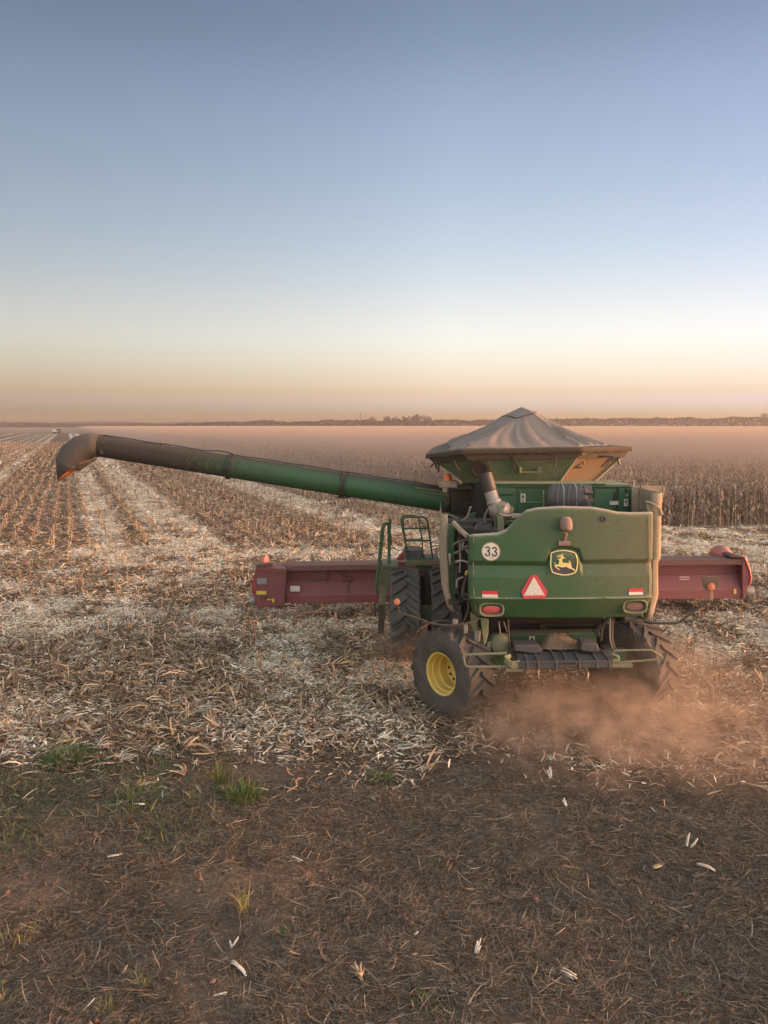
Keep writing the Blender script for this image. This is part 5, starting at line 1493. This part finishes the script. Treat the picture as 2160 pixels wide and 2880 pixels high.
# residue tray: black ribbed plastic
YF, YB = 12.1, 12.85
def tray(a, b):       # point on the tray: b runs over the top face then down the front
    if b <= 545:
        f = (545 - b) / 150; return zT(a, b, YF + (YB - YF) * f)
    return zT(a, b, YF + .02 * 0)
mb = MB()
f_bl, f_br, t_l, t_r, b_l, b_r = zT(262, 634, YF), zT(1352, 614, YF), zT(258, 552, YF), zT(1350, 540, YF), zT(190, 400, YB), zT(1300, 395, YB)
dwn = Vector((0, 0, -.13))
mb.add([f_bl, f_br, t_r, t_l, b_l, b_r, b_l + dwn * 1.2, b_r + dwn * 1.2], [(0, 1, 2, 3), (3, 2, 5, 4), (4, 5, 7, 6), (6, 7, 1, 0), (0, 3, 4, 6), (1, 7, 5, 2)])
TR = mb.build('residue_tray', M['black'], CH, .012)
mb = MB()
for pts in [((590, 372), (680, 545), (682, 630)), ((715, 388), (798, 522)), ((888, 400), (950, 543), (952, 624)), ((1098, 440), (1155, 541), (1160, 618)), ((1212, 418), (1300, 539), (1308, 612)), ((432, 455), (470, 548), (474, 634)), ((310, 470), (342, 550), (345, 634))]:
    P = [tray(a, b) for a, b in pts]
    for i in range(len(P) - 1):
        p, q_ = P[i], P[i + 1]; d = q_ - p; L_ = d.length; d.normalize()
        s_ = Vector((1, 0, 0)); n_ = s_.cross(d) * (-1 if i == 0 else -1)
        if n_.z < 0 and i == 0: n_ = -n_
        if i == 1: n_ = Vector((0, -1, 0))
        hw = .014; hh = .03
        mb.add([p - s_ * hw, p + s_ * hw, q_ + s_ * hw, q_ - s_ * hw, p - s_ * hw + n_ * hh, p + s_ * hw + n_ * hh, q_ + s_ * hw + n_ * hh, q_ - s_ * hw + n_ * hh],
               [(4, 5, 6, 7), (0, 4, 7, 3), (1, 2, 6, 5), (0, 1, 5, 4), (2, 3, 7, 6)])
mb.build('tray_rib', M['black'], TR, .004)
mb = MB().tube([zT(262, 549, YF - .012), zT(800, 545, YF - .012), zT(1350, 538, YF - .012)], .012, 6)
for y_ in (): pass
for p in [zT(710, 540, YF - .01), zT(905, 540, YF - .01)]: pass
mb.tube([zT(700, 548, YF - .01), zT(700, 592, YF - .01), zT(912, 588, YF - .01), zT(912, 545, YF - .01)], .011, 6)
mb.build('tray_lip', M['black'], TR)
MB().prism([zT(a, b, YF - .006) for a, b in ((708, 547), (906, 544), (906, 584), (708, 587))], (0, .004, 0)).build('tray_slot', M['ink'], TR)
for pts, pe in ((((195, 352), (480, 345), (525, 420), (520, 440), (440, 450), (200, 420)), None), (((985, 325), (1165, 332), (1190, 425), (1150, 440), (985, 420), (962, 400)), None)):
    yb = 12.55 if pts[0][0] < 500 else 12.5
    MB().prism([zT(a, b, yb) for a, b in pts], (0, .32, 0)).build('tray_block', M['black'], TR, .02)
# chaff heaped on the tray
mb = MB(); R_ = []
for j in range(12):
    v_ = j / 11; rw = []
    for i in range(40):
        a = 480 + (1010 - 480) * i / 39
        crest = np.interp(a, [480, 540, 590, 660, 750, 800, 860, 930, 1010], [345, 270, 222, 208, 214, 245, 285, 300, 318])
        b_ = 402 + (crest - 402) * math.sin(PI * min(1, v_ * .5 + 0) if v_ <= 1 else PI / 2)
        p = zT(a, 402, 12.68 + .42 * v_); q_ = zT(a, crest, 12.95)
        hgt = max(0, q_.z - p.z); z_ = p.z + hgt * math.sin(PI * .5 * min(1, v_ * 1.5)) * (1 if v_ < .75 else 1 - (v_ - .75) * 1.4)
        rw.append((p.x, p.y, z_ + .025 * (vnoise(a * .05, v_ * 6, 401) - .5)))
    R_.append(rw)
heap = MB().grid(R_[::-1], 0, True).build('chaff_heap', paint('chaff', (.12, .085, .06), .6, .9, scale=9, dcol=(.22, .15, .10), bump=.8), TR)
# guard hoops and green cable coil
gh = lambda pts, Y: [z2(a, b, Y) for a, b in pts]
MB().tube(gh([(610, 857), (480, 861), (360, 866), (340, 868), (338, 880), (348, 925), (360, 939), (380, 941), (500, 941), (640, 940)], 12.2), .022, 8).build('guard_hoop', M['green_dusty'], CH)
MB().tube(gh([(1270, 842), (1380, 838), (1480, 836), (1510, 838), (1575, 880), (1580, 888), (1565, 893), (1420, 905), (1280, 915)], 12.3), .018, 8).build('guard_hoop', M['green_dusty'], CH)
mb = MB()
for k in range(5): mb.tube([z2(690, 905 + 9 * k, 12.15), z2(640, 915 + 8 * k, 12.12), z2(600, 895 + 7 * k - 12, 12.15), z2(590 + 3 * k, 880 + 4 * k, 12.2), z2(630, 868 + 3 * k, 12.3)], .022, 6)
mb.box(z2(655, 955, 12.2), (.28, .1, .05))
mb.build('step_bracket', M['green_dusty'], CH)
mb = MB().tube([z2(1262, 862, 12.3), z2(1300, 880, 12.25), z2(1305, 900, 12.2), z2(1265, 905, 12.2)], .03, 6)
mb.box(z2(1310, 930, 12.25), (.4, .1, .05)); mb.build('step_bracket', M['green_dusty'], CH)
# lamps on swing arms
AR = hose('lamp_arm', [z7(1420, 1500, 12.6), z7(1330, 1555, 12.55), z7(1100, 1600, 12.55), z7(830, 1590, 12.6), z7(560, 1500, 12.65), z7(350, 1440, 12.7)], .016, 'grime')
MB().tube([z7(345, 1440, 12.7), z7(325, 1340, 12.7)], .016, 6).build('lamp_stem', M['pipe'], AR)
MB().lathe([(.001, -.03), (.045, -.025), (.056, 0), (.052, .02), (.001, .03)], z7(315, 1290, 12.7), (.15, -1, .1), 20).build('lamp', paint('dusty_amber', (.5, .12, .05), .4, .6), AR)
hose('hydraulic_hose', [z7(580, 1700, 12.65), z7(640, 1640, 12.7), z7(780, 1570, 12.8), z7(930, 1545, 12.9), z7(1080, 1560, 12.95)], .012, 'grime')
MB().box(z7(1090, 1560, 12.85), (.09, .09, .1)).box(z7(1230, 1650, 12.85), (.07, .07, .16)).lathe([(.001, -.12), (.06, -.12), (.06, .12), (.001, .12)], z7(1380, 1760, 12.9), (.05, 0, 1), 12).build('valve_block', M['steel'], CH, .012)
AR = hose('lamp_arm', [z6(260, 1085, 12.7), z6(330, 1100, 12.65), z6(600, 1105, 12.6), z6(680, 1070, 12.6), z6(760, 1010, 12.6), z6(900, 910, 12.6), z6(1000, 845, 12.6)], .022, 'dark')
MB().tube([z6(1000, 850, 12.6), z6(1008, 740, 12.6)], .014, 6).tube([z6(1022, 850, 12.6), z6(1025, 740, 12.6)], .01, 6).build('lamp_stem', M['tan'], AR)
MB().lathe([(.001, -.03), (.055, -.025), (.068, 0), (.06, .02), (.001, .03)], z6(1012, 690, 12.55), (.1, -1, .1), 20).build('lamp', paint('dusty_orange_lens', (.45, .10, .04), .5, .6), AR)
MB().prism([z6(a, b, 12.62) for a, b in ((905, 572), (1110, 572), (1095, 680), (1060, 738), (965, 738), (920, 680))], (0, .02, 0)).build('lamp_shroud', paint('smoked_plastic', (.05, .03, .028), .4, .6), AR, .005)

# ---- platform, rails, fender, tool box on the left
YP = 17.1
mb = MB()
mb.prism([z7(a, b, YP - .1) for a, b in ((420, 745), (890, 735), (890, 790), (440, 815))], (0, .9, 0))
mb.prism([z7(a, b, YP) for a, b in ((120, 800), (330, 815), (330, 845), (130, 840))], (0, .8, 0))
mb.box(z7(650, 845, YP + .2), (.3, .1, .12))
PF = mb.build('service_platform', M['green_dusty'], CH, .01)
q = lambda a, b, d=0: z7(a, b, YP + d)
mb = MB()
mb.tube([q(470, 810), q(440, 560), q(400, 300), q(393, 200), q(410, 172), q(450, 160), q(660, 158), q(700, 175), q(720, 215), q(760, 480), (q(800, 800))], .021, 7)
mb.tube([q(440, 560, .35), q(385, 310, .35), q(370, 190, .35), q(390, 155, .35), q(430, 142, .35), q(540, 140, .2), q(600, 160, 0)], .019, 7)
mb.tube([q(600, 160), q(625, 310), q(650, 470), q(665, 700)], .017, 6)
for a, b_, c, d in ((405, 318, 735, 312), (430, 480, 755, 475), (455, 725, 795, 722)): mb.tube([q(a, b_), q(c, d)], .02, 6)
mb.tube([q(425, 465, .3), q(640, 462, .3)], .015, 6)
mb.build('platform_railing', M['green'], PF)
mb = MB()
q = lambda a, b, d=0: z7(a, b, 16.75 + d)
mb.tube([q(35, 1170), q(30, 1120), q(60, 850), q(105, 400), q(118, 290), q(140, 252), q(215, 235)], .022, 7)
mb.tube([q(60, 1180, .2), q(52, 1100, .2), q(85, 850, .2), q(130, 400, .2), q(142, 300, .2), q(165, 262, .2), q(215, 240, .2)], .02, 7)
mb.tube([q(35, 1170), q(60, 1182, .1), q(85, 1165, .2)], .016, 6)
mb.tube([q(222, 190), q(220, 500), q(215, 790)], .024, 7); mb.tube([q(196, 240, .2), q(200, 500, .2), q(203, 790, .2)], .02, 7)
mb.build('ladder_rail', M['green'], PF)
hose('rail_cable', [z7(235, 400, 17), z7(250, 540, 17), z7(330, 605, 17), z7(410, 590, 17), z7(425, 560, 17)], .01, 'pipe', PF)
hose('rail_cable', [z7(620, 200, 17.2), z7(680, 290, 17.3), z7(780, 310, 17.4), z7(870, 250, 17.4)], .009, 'pipe', PF)
hose('rail_cable', [z7(660, 480, 17.2), z7(740, 510, 17.3), z7(850, 470, 17.4), z7(890, 420, 17.4)], .009, 'pipe', PF)
hose('rail_cable', [z7(240, 390, 17.2), z7(300, 410, 17.2), z7(370, 400, 17.2)], .009, 'pipe', PF)
mb = MB(); a = z7(412, 600, 17.3); b_ = z7(650, 722, 17.3)
mb.span((a.x, 17.25, b_.z), (b_.x, 17.75, a.z)); mb.prism([(b_.x + .003, 17.3, b_.z), (b_.x + .08, 17.3, b_.z), (b_.x + .003, 17.3, a.z + .02)], (0, .4, 0))
TB = mb.build('tool_box', M['bluegrey'], PF, .012)
MB().tube([z7(430, 595, 17.3), z7(440, 560, 17.3), z7(625, 558, 17.3), z7(645, 580, 17.3), z7(648, 600, 17.3)], .012, 6).build('box_handle', M['green'], TB)
mb = MB()
fp = [z7(a, b, 17.15) for a, b in ((125, 810), (250, 815), (245, 900), (235, 1000), (190, 1150), (150, 1340), (70, 1340), (95, 1000))]
mb.prism(fp, (0, .06, 0)); mb.tube(fp[:1] + [fp[-1]], .02, 6)
mb.box(z7(90, 1010, 17.1), (.08, .06, .06)); mb.box(z7(50, 1350, 17.1), (.06, .06, .07))
mb.build('fender', M['green_dusty'], PF, .008)
mb = MB(); mb.prism([z7(a, b, 17.1) for a, b in ((70, 1345), (160, 1345), (140, 1720), (60, 1720))], (0, .2, 0)); mb.prism([z7(a, b, 17.12) for a, b in ((5, 1300), (40, 1310), (35, 1480), (0, 1470))], (0, .1, 0))
mb.build('ladder', M['grime'], PF, .01)

# ---- corn header
PL, PR_ = Vector((z3(330, 600, 19.5).x, 19.55, 0)), Vector((z6(1375, 600, 20.0).x, 20.02, 0))
zl_ = lambda y_: z3(330, y_, 19.5).z
zr_ = lambda y_: z6(1375, y_, 20.0).z
def hsec(prof):
    """profile (dy, reading on the left cut-out, reading on the right one) -> strip between both ends"""
    return [[PL + Vector((0, d, zl_(a))) for d, a, b in prof], [PR_ + Vector((0, d, zr_(b))) for d, a, b in prof]]
def hpart(name, prof, mat, parent, **kw):
    s = hsec(prof); n = len(prof); mb = MB()
    mb.add(s[0] + s[1], [(i, (i + 1) % n, n + (i + 1) % n, n + i) for i in range(n)] + [list(range(n))[::-1], list(range(n, 2 * n))])
    return mb.build(name, M[mat], parent, **kw)
HD = hpart('corn_header', [(.22, 478, 440), (.22, 552, 552), (.17, 560, 560), (-.02, 652, 712), (-.04, 658, 716), (-.04, 716, 822), (.1, 724, 832), (.7, 722, 830), (1.1, 640, 720), (.9, 478, 440)], 'maroon', CH, bevel=.012)
hpart('top_beam', [(-.06, 430, 368), (-.08, 470, 432), (.0, 476, 440), (.7, 476, 440), (.8, 440, 390), (.3, 424, 362)], 'maroon_dark', HD, bevel=.012)
hs = lambda u, a, b, d: PL + (PR_ - PL) * u + Vector((0, d, zl_(a) * (1 - u) + zr_(b) * u))
hu = lambda x_: (z3(x_, 600, 19.55).x - PL.x) / (PR_.x - PL.x)
mb = MB()
for x_ in (640,): u = hu(x_); mb.box((hs(u, 515, 496, .17)), (.03, .1, .3))
u = hu(800); mb.box(hs(u, 600, 620, .06), (.025, .06, .36), Matrix.Rotation(-.6, 3, 'X')); mb.box(hs(u, 688, 770, -.05), (.02, .02, .2))
mb.tube([hs(hu(700), 480, 440, .15), hs(hu(760), 520, 500, .13), hs(hu(830), 552, 552, .12)], .03, 6)
for x_ in (560, 760, 805, 825): mb.box(hs(hu(x_), 552, 552, .12), (.1, .05, .035))
mb.build('header_rib', M['maroon_dark'], HD, .006)
label(HD, z3, 365, 437, 583, 625, 19.5, ink=None, mat='white', name='header_label')
mb = MB(); 
# left end shield
a = [z3(x_, y_, 19.33) for x_, y_ in ((108, 438), (330, 452), (326, 560), (318, 735), (112, 748), (92, 700), (92, 500))]
mb.prism(a, (0, .8, 0))
ES = mb.build('end_shield', M['maroon'], HD, .03)
mb = MB()
mb.prism([z3(x_, y_, 19.30) for x_, y_ in ((318, 455), (331, 456), (322, 738), (310, 738))], (0, .05, 0)); mb.prism([z3(x_, y_, 19.31) for x_, y_ in ((112, 470), (300, 478), (300, 482), (112, 474))], (0, .02, 0))
mb.prism([z3(x_, y_, 19.3) for x_, y_ in ((108, 425), (235, 418), (235, 428), (108, 440))], (0, .3, 0))
mb.build('shield_edge', M['maroon_dark'], ES, .006)
for x0, x1, y0, y1, mt in ((115, 186, 525, 570, 'grey'), (110, 185, 621, 648, 'labely'), (228, 245, 680, 706, 'labely'), (190, 222, 682, 690, 'labely')):
    label(ES, z3, x0, x1, y0, y1, 19.318, mat=mt, name='sticker')
MB().prism([z3(x_, y_, 19.315) for x_, y_ in ((135, 670), (200, 655), (202, 660), (140, 676))], (0, .01, 0)).prism([z3(x_, y_, 19.315) for x_, y_ in ((175, 690), (185, 655), (189, 657), (180, 692))], (0, .01, 0)).build('scratch_mark', M['grime'], ES)
MB().lathe([(.05, -.1), (.13, -.1), (.14, 0), (.13, .1), (.05, .1)], z3(92, 692, 19.6), (1, 0, 0), 20).build('end_drum', M['steel'], ES)
MB().prism([z3(x_, y_, 19.7) for x_, y_ in ((98, 470), (80, 560), (76, 640), (92, 650))], (0, .7, 0)).build('side_plate', M['red'], ES)
def divider(name, pts, Yc, dep, mat):
    mb = MB(); R_ = []
    for s_, g_ in ((0, .1), (.15, .75), (.5, 1), (1.0, .8), (1.6, .1)):
        rw = []
        for p in pts:
            q_ = z3(*p, Yc) if name == 'l' else z6(*p, Yc)
            base = (z3 if name == 'l' else z6)(*(pts[0][0] * .5 + pts[-1][0] * .5, pts[0][1]), Yc)
            rw.append((base.x + (q_.x - base.x) * g_, Yc + dep * s_, base.z + (q_.z - base.z) * g_))
        R_.append(rw)
    mb.grid(R_[::-1], 0, True)
    return mb.build('divider_cone', M[mat], HD, sharp=60, solid=.01, off=0)
divider('l', [(130, 425), (138, 385), (152, 362), (170, 360), (184, 385), (192, 425)], 19.9, .5, 'pink')
divider('r', [(1095, 370), (1120, 300), (1165, 248), (1215, 236), (1265, 262), (1300, 300), (1310, 370)], 20.3, .7, 'pink')
mb = MB()
mb.prism([z6(x_, y_, 19.93) for x_, y_ in ((1365, 345), (1392, 350), (1445, 480), (1465, 580), (1455, 660), (1440, 665), (1400, 830), (1368, 830))], (0, .9, 0))
EP = mb.build('end_plate', M['maroon'], HD, .02)
MB().tube([z6(x_, y_, 19.93) for x_, y_ in ((1390, 352), (1420, 420), (1446, 490), (1462, 575), (1452, 662))], .03, 7).build('plate_edge', M['red'], EP)
MB().prism([z6(x_, y_, 19.9) for x_, y_ in ((1230, 335), (1280, 318), (1380, 345), (1378, 362), (1230, 352))], (0, .5, 0)).build('plate_bracket', M['maroon_dark'], EP, .01)
MB().lathe([(.05, -.1), (.14, -.1), (.15, 0), (.14, .1), (.05, .1)], z6(1440, 740, 20.1), (1, 0, 0), 20).build('end_drum', M['steel'], EP)
label(HD, z6, 1270, 1298, 715, 768, 19.955, mat='labely', name='sticker')
mb = MB()
for b0 in (575, 600): mb.prism([z6(x_, y_, 19.8) for x_, y_ in ((655, b0), (765, b0 + 2), (765, b0 + 8), (655, b0 + 6))], (0, .01, 0))
mb.build('worn_lettering', M['white'], HD)
# feeder house
mb = MB(); mb.prism([(1.95, 17.2, 1.0), (3.8, 17.2, 1.0), (3.8, 17.2, 2.0), (1.95, 17.2, 2.0)], (0, 2.5, -.45))
mb.prism([z7(a, b, 18.8) for a, b in ((295, 750), (410, 618), (420, 760))], (0, .3, 0)); mb.tube([z7(100, 760, 18.6), z7(150, 745, 18.6), z7(190, 720, 18.6), z7(160, 790, 18.6)], .03, 6); mb.box(z7(330, 775, 18.6), (.9, .2, .1))
mb.build('feeder_house', M['maroon'], CH, .02)

# ---- dust thrown up behind the wheels
def puff(label, c, r, dens, seed, thr=(.42, .66), scale=2.0, colr=(.57, .45, .38)):
    m, t, v = vol_mat('kicked_up_dust', 1, colr, .15)
    tc = t.nodes.new('ShaderNodeTexCoord')
    ln = t.nodes.new('ShaderNodeVectorMath'); ln.operation = 'LENGTH'; t.links.new(tc.outputs['Object'], ln.inputs[0])
    fall = ramp(t, ln.outputs['Value'], [(.15, 1.0), (.55, .5), (1.0, 0.0)], 'EASE')
    mp = t.nodes.new('ShaderNodeMapping'); mp.inputs['Scale'].default_value = (r[0], r[1], r[2] * 1.3); mp.inputs['Location'].default_value = (seed, seed * .7, 0)
    t.links.new(tc.outputs['Object'], mp.inputs[0])
    nz = node(t, 'ShaderNodeTexNoise', Scale=scale, Detail=6.0, Roughness=.6, Distortion=1.1); t.links.new(mp.outputs[0], nz.inputs['Vector'])
    nn = ramp(t, nz.outputs[0], [(thr[0], 0.06), (thr[1], 1.0)], 'EASE')
    d = math_n(t, 'MULTIPLY', math_n(t, 'MULTIPLY', fall, nn), dens)
    t.links.new(d, v.inputs['Density'])
    m.cycles.volume_step_rate = .35
    b_ = MB().lathe([(math.sin(PI * k / 12) + (1e-4 if k in (0, 12) else 0), -math.cos(PI * k / 12)) for k in range(13)], (0, 0, 0), (0, 0, 1), 24)
    o = b_.build('dust_cloud', m); o.scale = r; o.location = c
    tag(o, label, 'dust', kind='stuff')
puff('reddish dust plume billowing up just behind the black residue tray', (3.3, 11.7, .2), (2.5, 2.1, .95), 2.3, 3.1, (.43, .66))
puff('thin reddish dust drifting low towards the right edge of the photo', (5.8, 11.0, .15), (2.9, 2.2, .75), .95, 9.4, (.42, .68))
puff('reddish dust veiling the right rear wheel of the harvester', (4.9, 12.7, .5), (2.2, 1.4, 1.1), .85, 5.7, (.38, .66))
puff('reddish dust under the rear axle between both rear wheels', (2.6, 12.9, .45), (1.5, 1.2, .8), 1.3, 14.2)
puff('faint dust around the left front tyres of the harvester', (.4, 15.3, .4), (1.3, 1.9, .75), .35, 21.0)
